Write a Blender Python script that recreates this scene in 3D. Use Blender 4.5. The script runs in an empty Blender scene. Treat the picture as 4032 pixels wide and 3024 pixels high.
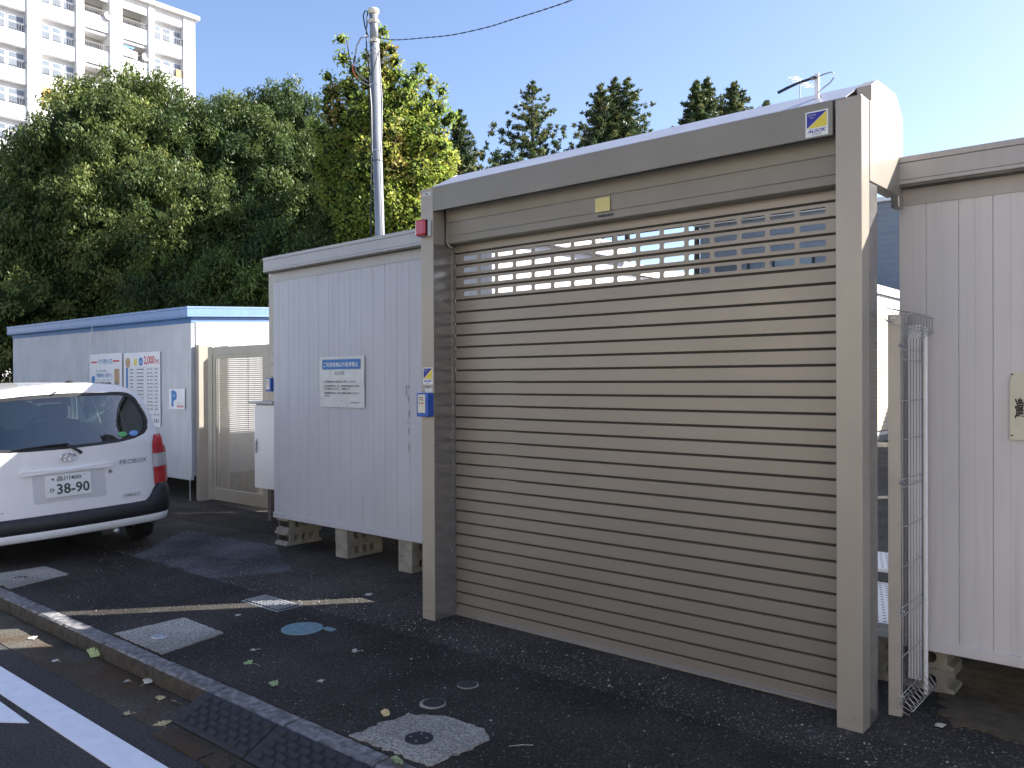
import bpy, bmesh, math, random
import numpy as np
from mathutils import Vector, Matrix
rng = np.random.default_rng(7); random.seed(7)
S = bpy.context.scene; COL = S.collection
# ------------------------------------------------------------------ camera
YAW, PITCH, ROLL, FPX, CAMH = math.radians(40.307), math.radians(-0.289), math.radians(-0.242), 3270.0, 1.52
FW = Vector((-math.sin(YAW)*math.cos(PITCH), math.cos(YAW)*math.cos(PITCH), math.sin(PITCH)))
R0 = Vector((math.cos(YAW), math.sin(YAW), 0)); U0 = R0.cross(FW)
RT = R0*math.cos(ROLL)+U0*math.sin(ROLL); UP = -R0*math.sin(ROLL)+U0*math.cos(ROLL)
cd = bpy.data.cameras.new('camera'); cam = bpy.data.objects.new('camera', cd); COL.objects.link(cam)
cd.sensor_fit = 'HORIZONTAL'; cd.sensor_width = 36.0; cd.lens = 36.0*FPX/4032; cd.clip_start = .05; cd.clip_end = 1500
cam.matrix_world = Matrix(((RT.x, UP.x, -FW.x, 0), (RT.y, UP.y, -FW.y, 0), (RT.z, UP.z, -FW.z, CAMH), (0, 0, 0, 1)))
S.camera = cam
def at(px, py, depth):                      # place in the world seen at a photo pixel, that many metres ahead
    return Vector((0, 0, CAMH)) + (FW + RT*((px-2016)/FPX) - UP*((py-1512)/FPX))*depth
# ------------------------------------------------------------------ light
SUN_AZ, SUN_EL = 40.0, 35.5                 # azimuth from +Y towards +X
w = bpy.data.worlds.new('World'); S.world = w; w.use_nodes = True
nt = w.node_tree; sky = nt.nodes.new('ShaderNodeTexSky'); sky.sky_type = 'NISHITA'; sky.sun_disc = False
sky.sun_elevation = math.radians(SUN_EL); sky.sun_rotation = math.radians(SUN_AZ)
sky.air_density = 1.0; sky.dust_density = 1.2; sky.ozone_density = 4.0; sky.altitude = 0
bg = nt.nodes['Background']; bg.inputs[1].default_value = .076
mxs = nt.nodes.new('ShaderNodeMix'); mxs.data_type = 'RGBA'; mxs.blend_type = 'MULTIPLY'; mxs.inputs[0].default_value = 1; mxs.inputs[7].default_value = (1.10, 1.0, 1.0, 1)
nt.links.new(sky.outputs[0], mxs.inputs[6]); nt.links.new(mxs.outputs[2], bg.inputs[0])
sl = bpy.data.lights.new('sun', 'SUN'); sl.energy = 5.0; sl.angle = math.radians(.53); sl.color = (1, .95, .88)
so = bpy.data.objects.new('sun', sl); COL.objects.link(so)
a, e = math.radians(SUN_AZ), math.radians(SUN_EL)
SD = Vector((math.sin(a)*math.cos(e), math.cos(a)*math.cos(e), math.sin(e)))
so.rotation_euler = SD.to_track_quat('Z', 'Y').to_euler(); so.location = SD*60
S.view_settings.view_transform = 'Standard'; S.view_settings.look = 'None'
S.view_settings.gamma = 1; S.view_settings.use_curve_mapping = False
S.view_settings.exposure = 1.8
# ------------------------------------------------------------------ materials
def mat(name, col, rough=.6, metal=0, var=.0, vscale=8, bump=0, bscale=120, spec=.5, streak=0, dirt=0, dscale=2.5, alpha=None, coat=0, stretch=(1, 1, 1), dcol=(.08, .07, .06)):
    m = bpy.data.materials.new(name); m.use_nodes = True; n = m.node_tree; N = n.nodes; L = n.links
    b = N['Principled BSDF']; b.inputs['Base Color'].default_value = (*col, 1)
    b.inputs['Roughness'].default_value = rough; b.inputs['Metallic'].default_value = metal
    b.inputs['Specular IOR Level'].default_value = spec
    if coat: b.inputs['Coat Weight'].default_value = coat; b.inputs['Coat Roughness'].default_value = .05
    geo = N.new('ShaderNodeNewGeometry'); last = None
    def noise(scale, det=4, st=(1, 1, 1), off=0):
        mp = N.new('ShaderNodeMapping'); mp.inputs['Scale'].default_value = st; mp.inputs['Location'].default_value = (off, off*.7, off*.3)
        L.new(geo.outputs['Position'], mp.inputs[0]); t = N.new('ShaderNodeTexNoise'); t.inputs['Scale'].default_value = scale; t.inputs['Detail'].default_value = det
        L.new(mp.outputs[0], t.inputs['Vector']); return t
    cur = None
    def mixc(facsock, c1, c2, lo=.35, hi=.65):
        r = N.new('ShaderNodeMapRange'); r.inputs[1].default_value = lo; r.inputs[2].default_value = hi; L.new(facsock, r.inputs[0])
        mx = N.new('ShaderNodeMix'); mx.data_type = 'RGBA'; L.new(r.outputs[0], mx.inputs[0])
        for i, c in ((6, c1), (7, c2)):
            if isinstance(c, tuple): mx.inputs[i].default_value = (*c, 1)
            else: L.new(c, mx.inputs[i])
        return mx.outputs[2]
    if var:
        t = noise(vscale, 5, stretch); cur = mixc(t.outputs[0], tuple(c*(1-var) for c in col), tuple(min(1, c*(1+var)) for c in col))
    if streak:
        t = noise(9, 6, (3, 3, .12), 3); cur = mixc(t.outputs[0], cur or col, tuple(c*(1-streak) for c in col), .5, .75)
    if dirt:
        t = noise(dscale, 8, (1, 1, 1), 7); cur = mixc(t.outputs[0], cur or col, tuple(col[i]*(1-dirt)+dcol[i]*dirt for i in range(3)), .5, .72)
    if cur: L.new(cur, b.inputs['Base Color'])
    if var or dirt:
        t2 = noise(vscale*2.3, 3, stretch, 11); r = N.new('ShaderNodeMapRange'); r.inputs[3].default_value = rough*.85; r.inputs[4].default_value = min(1, rough*1.2)
        L.new(t2.outputs[0], r.inputs[0]); L.new(r.outputs[0], b.inputs['Roughness'])
    if bump:
        t = noise(bscale, 3, (1, 1, 1), 5); bp = N.new('ShaderNodeBump'); bp.inputs['Strength'].default_value = bump; bp.inputs['Distance'].default_value = .004
        L.new(t.outputs[0], bp.inputs['Height']); L.new(bp.outputs[0], b.inputs['Normal'])
    return m
M = {}
M['tan'] = mat('tan_painted_steel', (.35, .315, .262), .36, .25, .05, 3, .02, 300, dirt=.18, dcol=(.25, .22, .18))
M['slat'] = mat('tan_shutter_slat', (.262, .237, .200), .34, .35, .05, 2.2, .02, 260, dirt=.2, dcol=(.22, .19, .15), stretch=(.5, 1, 1.5))
M['hood'] = mat('grey_tan_hood', (.22, .207, .175), .42, .2, .05, 3, .02, 300, dirt=.15, dcol=(.2, .18, .15))
M['groove'] = mat('shutter_groove', (.045, .038, .030), .8, 0, .1, 20)
M['jamb'] = mat('greyish_jamb_steel', (.27, .26, .25), .22, .55, .12, 6, .03, 200, stretch=(1, 1, 4))
M['panel'] = mat('grey_white_panel', (.47, .48, .515), .42, 0, .04, 1.5, .01, 200, streak=.1, dirt=.10, dscale=1.3, dcol=(.3, .3, .3))
M['panel_w'] = mat('warm_white_panel', (.60, .58, .57), .42, 0, .04, 1.5, .01, 200, streak=.1, dirt=.10, dscale=1.3, dcol=(.3, .3, .3))
M['panel_b'] = mat('weathered_white_panel', (.47, .48, .51), .5, 0, .06, 4, .01, 200, streak=.16)
M['trim'] = mat('grey_trim', (.42, .42, .42), .45, 0, .04, 4, streak=.08)
M['trim_w'] = mat('warm_grey_trim', (.40, .375, .355), .45, 0, .04, 4, streak=.08)
M['shadowgap'] = mat('shaded_underside', (.13, .12, .10), .8, 0, .2, 12)  # dark joint colour that also paints the shade under eaves
M['trim_blue'] = mat('blue_trim', (.13, .22, .43), .35, 0, .06, 4, streak=.1)
M['blue_dk'] = mat('blue_band', (.05, .15, .36), .5, 0, .1, 6)
M['white'] = mat('white_paint', (.78, .78, .77), .5, 0, .03, 8)
M['white2'] = mat('bright_white_paint', (.86, .86, .85), .35, 0, .02, 8)
M['whitem'] = mat('white_metal', (.74, .74, .72), .45, 0, .03, 5)  # even white for container bodies and the house roof
M['carpaint'] = mat('white_car_paint', (.76, .765, .77), .20, 0, .02, 2, spec=.5, coat=.6)
M['blackpl'] = mat('black_plastic', (.018, .018, .02), .5, 0, .2, 30, .05, 400)
M['rubber'] = mat('black_rubber', (.016, .017, .022), .7, 0, .25, 25, .15, 300)
M['tyre'] = mat('tyre_rubber', (.02, .02, .02), .8, 0, .2, 40, .1, 200)
M['chrome'] = mat('chrome', (.75, .76, .78), .12, 1)
M['steel'] = mat('galvanised_steel', (.42, .44, .47), .38, .75, .12, 30, .03, 200)
M['polesteel'] = mat('pole_steel', (.24, .255, .28), .45, .35, .06, 6)
M['wire'] = mat('zinc_wire', (.46, .44, .40), .4, .4, .1, 60)
M['cable'] = mat('black_cable', (.015, .02, .035), .5)
M['cable_g'] = mat('grey_cable', (.30, .31, .33), .5)
M['cable_o'] = mat('orange_cable', (.65, .12, .04), .5)
M['cream'] = mat('cream_clamp', (.66, .62, .50), .5, 0, .05, 30)
M['redlens'] = mat('red_lens', (.45, .012, .02), .15, 0, 0, spec=.6, coat=.5)
M['clearlens'] = mat('clear_lens', (.55, .55, .56), .12, .3, 0, spec=.6, coat=.5)
M['bluebox'] = mat('blue_plastic', (.025, .10, .42), .28, 0, .04, 20)
M['concrete'] = mat('pale_concrete', (.30, .29, .26), .9, 0, .18, 14, .5, 160, dirt=.35, dscale=9)
M['block'] = mat('concrete_block', (.27, .26, .225), .92, 0, .15, 18, .6, 220, dirt=.35, dscale=8, dcol=(.06, .06, .05))
M['kerb'] = mat('kerb_concrete', (.17, .168, .17), .9, 0, .45, 26, 1.0, 70, dirt=.7, dscale=14, dcol=(.05, .045, .04))
M['kerbface'] = mat('mossy_kerb_face', (.055, .045, .033), .95, 0, .35, 14, .9, 90, dirt=.4, dscale=7)
M['paint'] = mat('road_paint', (.74, .78, .84), .6, 0, .04, 12, .15, 150, dirt=.08, dscale=20)
M['decal_w'] = mat('decal_white', (.72, .73, .72), .4)
M['paper'] = mat('laminated_paper', (.58, .60, .58), .28, 0, .05, 9, dirt=.25, dscale=6, dcol=(.40, .40, .30))
M['poster'] = mat('poster_white', (.68, .69, .72), .35, 0, .02, 9)
M['creamsign'] = mat('cream_sign', (.62, .58, .44), .4, 0, .06, 10, dirt=.25, dscale=7, dcol=(.42, .40, .28))
M['navy'] = mat('ink_navy', (.02, .025, .28), .5)
M['ink'] = mat('ink_black', (.012, .012, .014), .5)
M['inkgrey'] = mat('ink_grey', (.16, .16, .17), .5)
M['inkblue'] = mat('ink_blue', (.03, .16, .42), .5)
M['inkred'] = mat('ink_red', (.55, .03, .04), .5)
M['yellow'] = mat('ink_yellow', (.70, .58, .06), .45)
M['paleyellow'] = mat('ink_pale_yellow', (.62, .55, .22), .45)
M['inktan'] = mat('ink_tan', (.42, .26, .12), .5)
M['inkgreen'] = mat('ink_green', (.10, .40, .14), .4)
M['lime'] = mat('pale_cyan_cover', (.15, .25, .285), .65, 0, .15, 30, .2, 150, dirt=.3, dscale=20)
M['trunk'] = mat('bark', (.075, .055, .04), .9, 0, .3, 8, .8, 30, stretch=(3, 3, .5))
M['seat'] = mat('dark_seat', (.02, .02, .022), .8, 0, .1, 20)
M['siding'] = mat('blue_grey_siding', (.20, .225, .262), .6, 0, .05, 4)
M['drk'] = mat('dark_interior', (.02, .02, .022), .8)
M['soil'] = mat('brown_soil', (.085, .066, .04), .95, 0, .3, 12, .8, 80)
M['bldg'] = mat('white_render', (.80, .80, .80), .7, 0, .02, .6)
M['bldg_in'] = mat('balcony_wall', (.45, .44, .40), .8, 0, .1, 1.5)
M['leaf_d'] = mat('dry_leaf', (.42, .35, .18), .6, 0, .25, 60)
M['leaf_g'] = mat('pale_green_leaf', (.33, .40, .17), .55, 0, .2, 60)
M['leaf_w'] = mat('bleached_leaf', (.50, .48, .40), .6, 0, .2, 60)
M['cloth_w'] = mat('white_cloth', (.75, .75, .75), .8); M['cloth_o'] = mat('orange_cloth', (.75, .42, .15), .8)
M['cloth_b'] = mat('blue_cloth', (.12, .28, .7), .8)
def glass(name, tint, mix, rough=.03):
    m = bpy.data.materials.new(name); m.use_nodes = True; N = m.node_tree.nodes; L = m.node_tree.links
    N.remove(N['Principled BSDF']); g = N.new('ShaderNodeBsdfGlossy'); g.inputs['Roughness'].default_value = rough; g.inputs['Color'].default_value = (.9, .95, .95, 1)
    t = N.new('ShaderNodeBsdfTransparent'); t.inputs['Color'].default_value = (*tint, 1); x = N.new('ShaderNodeMixShader')
    lw = N.new('ShaderNodeLayerWeight'); lw.inputs['Blend'].default_value = .3
    r = N.new('ShaderNodeMapRange'); r.inputs[3].default_value = mix; r.inputs[4].default_value = min(1, mix+.5)
    L.new(lw.outputs['Facing'], r.inputs[0]); L.new(r.outputs[0], x.inputs[0])
    L.new(t.outputs[0], x.inputs[1]); L.new(g.outputs[0], x.inputs[2]); L.new(x.outputs[0], N['Material Output'].inputs[0]); return m
M['glass'] = glass('car_glass', (.10, .13, .12), .10)
M['winglass'] = mat('window_glass', (.16, .19, .22), .12, 0, .25, .8, spec=.8)
def asphalt(name, base, speck, specamt, scale=1., wear=.25, brown=0):
    m = bpy.data.materials.new(name); m.use_nodes = True; N = m.node_tree.nodes; L = m.node_tree.links; b = N['Principled BSDF']
    geo = N.new('ShaderNodeNewGeometry'); P = geo.outputs['Position']
    v = N.new('ShaderNodeTexVoronoi'); v.inputs['Scale'].default_value = 130*scale; L.new(P, v.inputs['Vector'])
    sep = N.new('ShaderNodeSeparateColor'); L.new(v.outputs['Color'], sep.inputs[0])
    r = N.new('ShaderNodeMapRange'); r.inputs[1].default_value = 1-specamt; r.inputs[2].default_value = 1; L.new(sep.outputs[0], r.inputs[0])
    n1 = N.new('ShaderNodeTexNoise'); n1.inputs['Scale'].default_value = 1.7; n1.inputs['Detail'].default_value = 7; L.new(P, n1.inputs['Vector'])
    n2 = N.new('ShaderNodeTexNoise'); n2.inputs['Scale'].default_value = 90; n2.inputs['Detail'].default_value = 5; L.new(P, n2.inputs['Vector'])
    def mx(f, c1, c2):
        x = N.new('ShaderNodeMix'); x.data_type = 'RGBA'
        if isinstance(f, float): x.inputs[0].default_value = f
        else: L.new(f, x.inputs[0])
        for i, c in ((6, c1), (7, c2)):
            if isinstance(c, tuple): x.inputs[i].default_value = (*c, 1)
            else: L.new(c, x.inputs[i])
        return x.outputs[2]
    r1 = N.new('ShaderNodeMapRange'); r1.inputs[1].default_value = .38; r1.inputs[2].default_value = .68; L.new(n1.outputs[0], r1.inputs[0])
    c = mx(r1.outputs[0], tuple(x*(1-wear) for x in base), tuple(x*(1+wear*1.4) for x in base))
    r2 = N.new('ShaderNodeMapRange'); r2.inputs[1].default_value = .3; r2.inputs[2].default_value = .75; r2.inputs[3].default_value = .45; r2.inputs[4].default_value = 1.7; L.new(n2.outputs[0], r2.inputs[0])
    hs = N.new('ShaderNodeVectorMath'); hs.operation = 'SCALE'; L.new(c, hs.inputs[0]); L.new(r2.outputs[0], hs.inputs['Scale'])
    c = mx(r.outputs[0], hs.outputs[0], speck)
    if brown:
        n3 = N.new('ShaderNodeTexNoise'); n3.inputs['Scale'].default_value = 3.1; n3.inputs['Detail'].default_value = 8; L.new(P, n3.inputs['Vector'])
        r3 = N.new('ShaderNodeMapRange'); r3.inputs[1].default_value = .42; r3.inputs[2].default_value = .62; r3.inputs[4].default_value = brown; L.new(n3.outputs[0], r3.inputs[0])
        c = mx(r3.outputs[0], c, (.085, .052, .028))
    L.new(c, b.inputs['Base Color']); b.inputs['Roughness'].default_value = .82; b.inputs['Specular IOR Level'].default_value = .12
    bp = N.new('ShaderNodeBump'); bp.inputs['Strength'].default_value = .9; bp.inputs['Distance'].default_value = .006
    L.new(v.outputs['Distance'], bp.inputs['Height']); bp2 = N.new('ShaderNodeBump'); bp2.inputs['Strength'].default_value = .6; bp2.inputs['Distance'].default_value = .01
    L.new(n2.outputs[0], bp2.inputs['Height']); L.new(bp.outputs[0], bp2.inputs['Normal']); L.new(bp2.outputs[0], b.inputs['Normal']); return m
M['asph_new'] = asphalt('new_asphalt', (.044, .040, .036), (.13, .125, .12), .06, .9)
M['slabconc'] = asphalt('slab_concrete', (.33, .315, .28), (.20, .19, .17), .12, 1.2, .25)
M['asph_apron'] = asphalt('pale_worn_asphalt', (.085, .086, .092), (.2, .2, .2), .2, 1, .5)
M['asph_old'] = asphalt('worn_asphalt', (.058, .053, .047), (.20, .19, .175), .09, .9)
M['asph_road'] = asphalt('road_asphalt', (.062, .063, .064), (.12, .12, .12), .03, 1.6, .12)
M['gutter'] = asphalt('gutter_concrete', (.085, .078, .066), (.12, .11, .1), .03, 1.6, .3, .8)
def foliage_mat(name, rough=.45, trans=.35):
    m = bpy.data.materials.new(name); m.use_nodes = True; N = m.node_tree.nodes; L = m.node_tree.links; b = N['Principled BSDF']
    at_ = N.new('ShaderNodeAttribute'); at_.attribute_name = 'tint'
    L.new(at_.outputs['Color'], b.inputs['Base Color']); b.inputs['Roughness'].default_value = rough; b.inputs['Specular IOR Level'].default_value = .22
    t = N.new('ShaderNodeBsdfTranslucent'); L.new(at_.outputs['Color'], t.inputs['Color']); x = N.new('ShaderNodeMixShader'); x.inputs[0].default_value = trans
    L.new(b.outputs[0], x.inputs[1]); L.new(t.outputs[0], x.inputs[2]); L.new(x.outputs[0], N['Material Output'].inputs[0]); return m
M['fol'] = foliage_mat('foliage'); M['fol2'] = foliage_mat('thin_foliage', .5, .6)
M['folcore'] = mat('crown_shade_core', (.022, .034, .012), .95, 0, .3, 6, spec=.05)  # dark hulls inside the crowns, their inner shade put into the colour
# ------------------------------------------------------------------ builders
ORG = {}
def tag(o, label=None, cat=None, group=None, kind=None):
    if label: o['label'] = label
    if cat: o['category'] = cat
    if group: o['group'] = group
    if kind: o['kind'] = kind
    return o
def thing(name, label, cat, loc=(0, 0, 0), rz=0, group=None):
    o = bpy.data.objects.new(name, None); COL.objects.link(o); o.location = loc; o.rotation_euler = (0, 0, rz); o.empty_display_size = .1
    return tag(o, label, cat, group)
def origin(p):
    v = Vector((0, 0, 0))
    while p: v += p.location; p = p.parent
    return v
class MB:
    def __init__(s): s.v = []; s.f = []
    def add(s, vs, fs):
        k = len(s.v); s.v += [tuple(v) for v in vs]; s.f += [tuple(i+k for i in f) for f in fs]; return s
    def box(s, x0, x1, y0, y1, z0, z1):
        return s.add([(x, y, z) for x in (x0, x1) for y in (y0, y1) for z in (z0, z1)],
                     [(0, 1, 3, 2), (4, 6, 7, 5), (0, 4, 5, 1), (2, 3, 7, 6), (0, 2, 6, 4), (1, 5, 7, 3)])
    def prism(s, prof, axis, a, b):        # profile in the other two axes (in cyclic order), swept from a to b
        n = len(prof); mk = {'x': lambda p, t: (t, p[0], p[1]), 'y': lambda p, t: (p[0], t, p[1]), 'z': lambda p, t: (p[0], p[1], t)}[axis]
        return s.add([mk(p, a) for p in prof]+[mk(p, b) for p in prof], [tuple(range(n))[::-1], tuple(range(n, 2*n))]+[(i, (i+1) % n, n+(i+1) % n, n+i) for i in range(n)])
    def strip(s, prof, axis, a, b):
        n = len(prof); mk = {'x': lambda p, t: (t, p[0], p[1]), 'y': lambda p, t: (p[0], t, p[1]), 'z': lambda p, t: (p[0], p[1], t)}[axis]
        return s.add([mk(p, a) for p in prof]+[mk(p, b) for p in prof], [(i, i+1, n+i+1, n+i) for i in range(n-1)])
    def tube(s, pts, r, n=8, cap=True):
        pts = [Vector(p) for p in pts]; rs = r if isinstance(r, (list, tuple)) else [r]*len(pts); ref = None; base = len(s.v)
        for i, p in enumerate(pts):
            d = (pts[min(i+1, len(pts)-1)]-pts[max(i-1, 0)]).normalized()
            if ref is None: ref = Vector((0, 0, 1)) if abs(d.z) < .9 else Vector((1, 0, 0))
            u = d.cross(ref).normalized(); v = d.cross(u).normalized(); ref = -v if False else ref
            for k in range(n):
                t = 2*math.pi*k/n; s.v.append(tuple(p+(u*math.cos(t)+v*math.sin(t))*rs[i]))
        for i in range(len(pts)-1):
            for k in range(n):
                a0 = base+i*n+k; b0 = base+i*n+(k+1) % n; s.f.append((a0, b0, b0+n, a0+n))
        if cap: s.f.append(tuple(base+k for k in range(n))[::-1]); s.f.append(tuple(base+(len(pts)-1)*n+k for k in range(n)))
        return s
    def disc(s, c, r, z1, n=24, axis='z', r2=None):   # short cylinder from c along axis to c+z1
        c = Vector(c); D = {'x': (1, 0, 0), 'y': (0, 1, 0), 'z': (0, 0, 1)}[axis]
        return s.tube([c, c+Vector(D)*z1], [r, r2 if r2 else r], n)
    def build(s, name, m, parent=None, bevel=0, smooth=False, local=False, seg=2):
        me = bpy.data.meshes.new(name); off = Vector((0, 0, 0)) if (local or parent is None) else origin(parent)
        me.from_pydata([tuple(Vector(v)-off) for v in s.v], [], s.f)
        bm = bmesh.new(); bm.from_mesh(me); bmesh.ops.recalc_face_normals(bm, faces=bm.faces); bm.to_mesh(me); bm.free()
        me.materials.append(M[m] if isinstance(m, str) else m)
        if smooth: me.shade_smooth()
        o = bpy.data.objects.new(name, me); COL.objects.link(o); o.parent = parent
        if bevel:
            b = o.modifiers.new('bevel', 'BEVEL'); b.width = bevel; b.segments = seg; b.limit_method = 'ANGLE'; b.angle_limit = math.radians(40)
            b.harden_normals = False
        return o
def B(name, m, parent, *a, bevel=0): return MB().box(*a).build(name, m, parent, bevel)
def plate(outer, holes, t):            # flat plate in local x,z with holes, thickness t along +y; returns MB
    bm = bmesh.new(); loops = []
    for lp in [outer]+holes:
        vs = [bm.verts.new((p[0], 0, p[1])) for p in lp]
        for i in range(len(vs)): bm.edges.new((vs[i], vs[(i+1) % len(vs)]))
        loops.append(vs)
    bmesh.ops.triangle_fill(bm, edges=bm.edges[:], use_beauty=True, use_dissolve=False, normal=(0, -1, 0))
    bm.verts.index_update(); mb = MB(); vs = [v.co.copy() for v in bm.verts]; n = len(vs); fs = [tuple(v.index for v in f.verts) for f in bm.faces]
    mb.v = [tuple(v) for v in vs]+[(v.x, t, v.z) for v in vs]; mb.f = fs+[tuple(i+n for i in f)[::-1] for f in fs]
    for lp in loops:
        for i in range(len(lp)):
            p, q = lp[i].index, lp[(i+1) % len(lp)].index; mb.f.append((p, q, q+n, p+n))
    bm.free(); return mb
def rrect(x0, x1, z0, z1, r, n=3):
    out = []
    for cx, cz, a0 in ((x1-r, z1-r, 0), (x0+r, z1-r, 90), (x0+r, z0+r, 180), (x1-r, z0+r, 270)):
        for k in range(n+1):
            t = math.radians(a0+90*k/n); out.append((cx+r*math.cos(t), cz+r*math.sin(t)))
    return out
def shift(mb, dx=0, dy=0, dz=0): mb.v = [(x+dx, y+dy, z+dz) for x, y, z in mb.v]; return mb
def dup(o, parent=None, loc=None, rz=None):
    c = o.copy(); COL.objects.link(c); c.parent = parent
    if loc is not None: c.location = loc
    if rz is not None: c.rotation_euler = (0, 0, rz)
    return c
def dup_tree(root, loc, rz, label):
    c = dup(root, None, loc, rz); c['label'] = label
    for ch in list(root.children):
        d = dup(ch, c)
        for g in list(ch.children): dup(g, d)
    return c
def text(body, name, m, parent, x, y, z, w=None, h=.05, axis='wall', slant=0, local=False, bold=0):
    """flat lettering; wall: faces -Y, (x,z) is the lower left corner of its box"""
    cu = bpy.data.curves.new(name, 'FONT'); cu.body = body; cu.size = 1; cu.resolution_u = 2; cu.offset = bold; cu.shear = slant
    o = bpy.data.objects.new(name, cu); COL.objects.link(o); dg = bpy.context.evaluated_depsgraph_get()
    me = bpy.data.meshes.new_from_object(o.evaluated_get(dg)); bpy.data.objects.remove(o)
    co = np.zeros(len(me.vertices)*3); me.vertices.foreach_get('co', co); co = co.reshape(-1, 3)
    mn, mx_ = co.min(0), co.max(0); sz = mx_-mn; sy = h/max(sz[1], 1e-6); sx = (w/sz[0]) if w else sy
    off = Vector((0, 0, 0)) if (local or parent is None) else origin(parent)
    out = np.zeros_like(co); lx = (co[:, 0]-mn[0])*sx; lz = (co[:, 1]-mn[1])*sy
    if axis == 'wall': out[:, 0] = x+lx; out[:, 1] = y; out[:, 2] = z+lz
    elif axis == 'carrear': out[:, 0] = x+lx; out[:, 1] = np.array([y(p_, q_) for p_, q_ in zip(lx+x, lz+z)]) if callable(y) else y; out[:, 2] = z+lz
    out -= np.array(off); me.vertices.foreach_set('co', out.ravel()); me.update()
    me.materials.clear(); me.materials.append(M[m]); ob = bpy.data.objects.new(name, me); COL.objects.link(ob); ob.parent = parent; return ob
# ================================================================== GROUND
tag(MB().box(-500, 500, -300, 700, -.6, -.16).build('ground', 'soil'), kind='structure')
tag(MB().box(-70, 40, -9, 2.128, -.3, -.1).build('road', 'asph_road'), kind='structure')
tag(MB().box(-70, 40, 1.86, 2.128, -.25, -.096).build('gutter', 'gutter'), kind='structure')
tag(MB().box(-70, 40, 3.36, 60, -.3, -.001).build('yard_paving', 'asph_old'), kind='structure')
tag(MB().box(-70, 40, 2.235, 3.36, -.3, .002).build('pavement', 'asph_new'), kind='structure')
def wavy(pts, amp=.015, step=.04):
    out = []
    for i in range(len(pts)):
        p, q = Vector(pts[i]), Vector(pts[(i+1) % len(pts)]); n = max(1, int((q-p).length/step))
        for k in range(n):
            c = p.lerp(q, k/n); out.append((c.x+random.uniform(-amp, amp), c.y+random.uniform(-amp, amp)))
    return out
def sheet(name, m, pts, z0, z1, parent=None): return MB().prism(pts, 'z', z0, z1).build(name, m, parent)
tag(sheet('asphalt_patch', 'asph_new', wavy([(-9.6, 4.55), (-6.9, 4.72), (-6.9, 5.2), (-9.5, 5.05)], .01), -.05, .003), kind='structure')
tag(sheet('asphalt_apron', 'asph_apron', wavy([(-7.2, 3.38), (-5.9, 3.38), (-5.6, 3.9), (-6.6, 4.4), (-8.0, 4.3)], .02), -.05, .004), kind='structure')
# kerb stones
kerb = thing('kerb', None, None, (-3.14, 2.128, 0)); kerb['kind'] = 'structure'
def kerb_mesh(L, seed):
    rnd = random.Random(seed); mb = MB(); n = 14
    prof = [(.012, -.13), (.006, -.035), (.008, -.010), (.020, .0), (.1, .002), (.105, -.01), (.105, -.13)]
    for i in range(n+1):
        for k, (y, z) in enumerate(prof):
            j = .0025 if 0 < k < 5 else 0
            mb.v.append((i*L/n, y+rnd.uniform(-j, j)-(0), z+rnd.uniform(-j, j)*.8))
    m_ = len(prof)
    for i in range(n):
        for k in range(m_-1): mb.f.append((i*m_+k, i*m_+k+1, (i+1)*m_+k+1, (i+1)*m_+k))
    mb.f.append(tuple(range(m_))); mb.f.append(tuple(n*m_+k for k in range(m_))[::-1]); return mb
def dirty(o):
    o.data.materials.append(M['kerbface'])
    for p in o.data.polygons:
        if p.center.z < -.012 and p.center.y < .05: p.material_index = 1
    return o
ks = [dirty(kerb_mesh(.588, s).build('kerb_stone', 'kerb', kerb, local=True, smooth=False)) for s in range(3)]
xs = [-3.14-.6*i for i in range(-5, 30)]
for i, x in enumerate(xs):
    o = ks[i] if i < 3 else dup(ks[i % 3], kerb); o.location = (x-(-3.14)+.006, 0, 0)
    if i % 2: o.rotation_euler = (0, 0, 0)
sheet('kerb_bedding', 'soil', [(-70, 2.2), (40, 2.2), (40, 2.24), (-70, 2.24)], -.2, -.004)['kind'] = 'structure'
# painted lines
tag(sheet('painted_edge_line', 'paint', [(-70, 1.558), (40, 1.558), (40, 1.708), (-70, 1.708)], -.1, -.0955), kind='structure')
tag(sheet('painted_arrow', 'paint', [(-4.296, 1.512), (-4.70, 1.518), (-7.5, 1.50), (-7.5, 1.2), (-4.9, 1.30), (-4.42, 1.42)], -.1, -.0955), kind='structure')
# gutter cracks: paving joints near the ramp
for i, x in enumerate((-3.72, -3.3, -3.12, -2.96, -2.8)):
    tag(sheet('gutter_brick', 'gutter', [(x+.006, 1.82), (x+(.4 if i == 0 else .15), 1.82), (x+(.4 if i == 0 else .15), 1.905), (x+.006, 1.905)], -.12, -.090), kind='structure')
# rubber kerb ramp
rp = thing('kerb_ramp', 'black rubber kerb ramp with studded tread against the kerb', 'kerb ramp', (-3.74, 1.94, -.1))
for i in range(3):
    x0 = -3.78+i*.62; x1 = x0+.612
    t = MB().prism([(1.945, -.094), (1.945, -.085), (2.115, .0), (2.125, .0), (2.125, -.094)], 'x', x0, x1).build('ramp_section', 'rubber', rp, bevel=.004)
    pad = None
    for r_ in range(5):
        for c in range(7):
            px_ = x0+.035+c*.085+(.04 if r_ % 2 else 0); y_ = 1.962+r_*.03; z_ = -.085+(y_-1.945)*.5
            if px_+.06 > x1: continue
            if pad is None:
                pad = MB().add([(0, 0, 0), (.06, 0, 0), (.06, .022, .011), (0, .022, .011), (.004, .002, .010), (.056, .002, .010), (.056, .02, .020), (.004, .02, .020)],
                               [(0, 1, 5, 4), (1, 2, 6, 5), (2, 3, 7, 6), (3, 0, 4, 7), (4, 5, 6, 7)]).build('tread_block', 'rubber', t, local=True)
                q = pad
            else: q = dup(pad, t)
            q.parent = t; q.location = (px_+3.74, y_-1.94, z_+.1)
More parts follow.
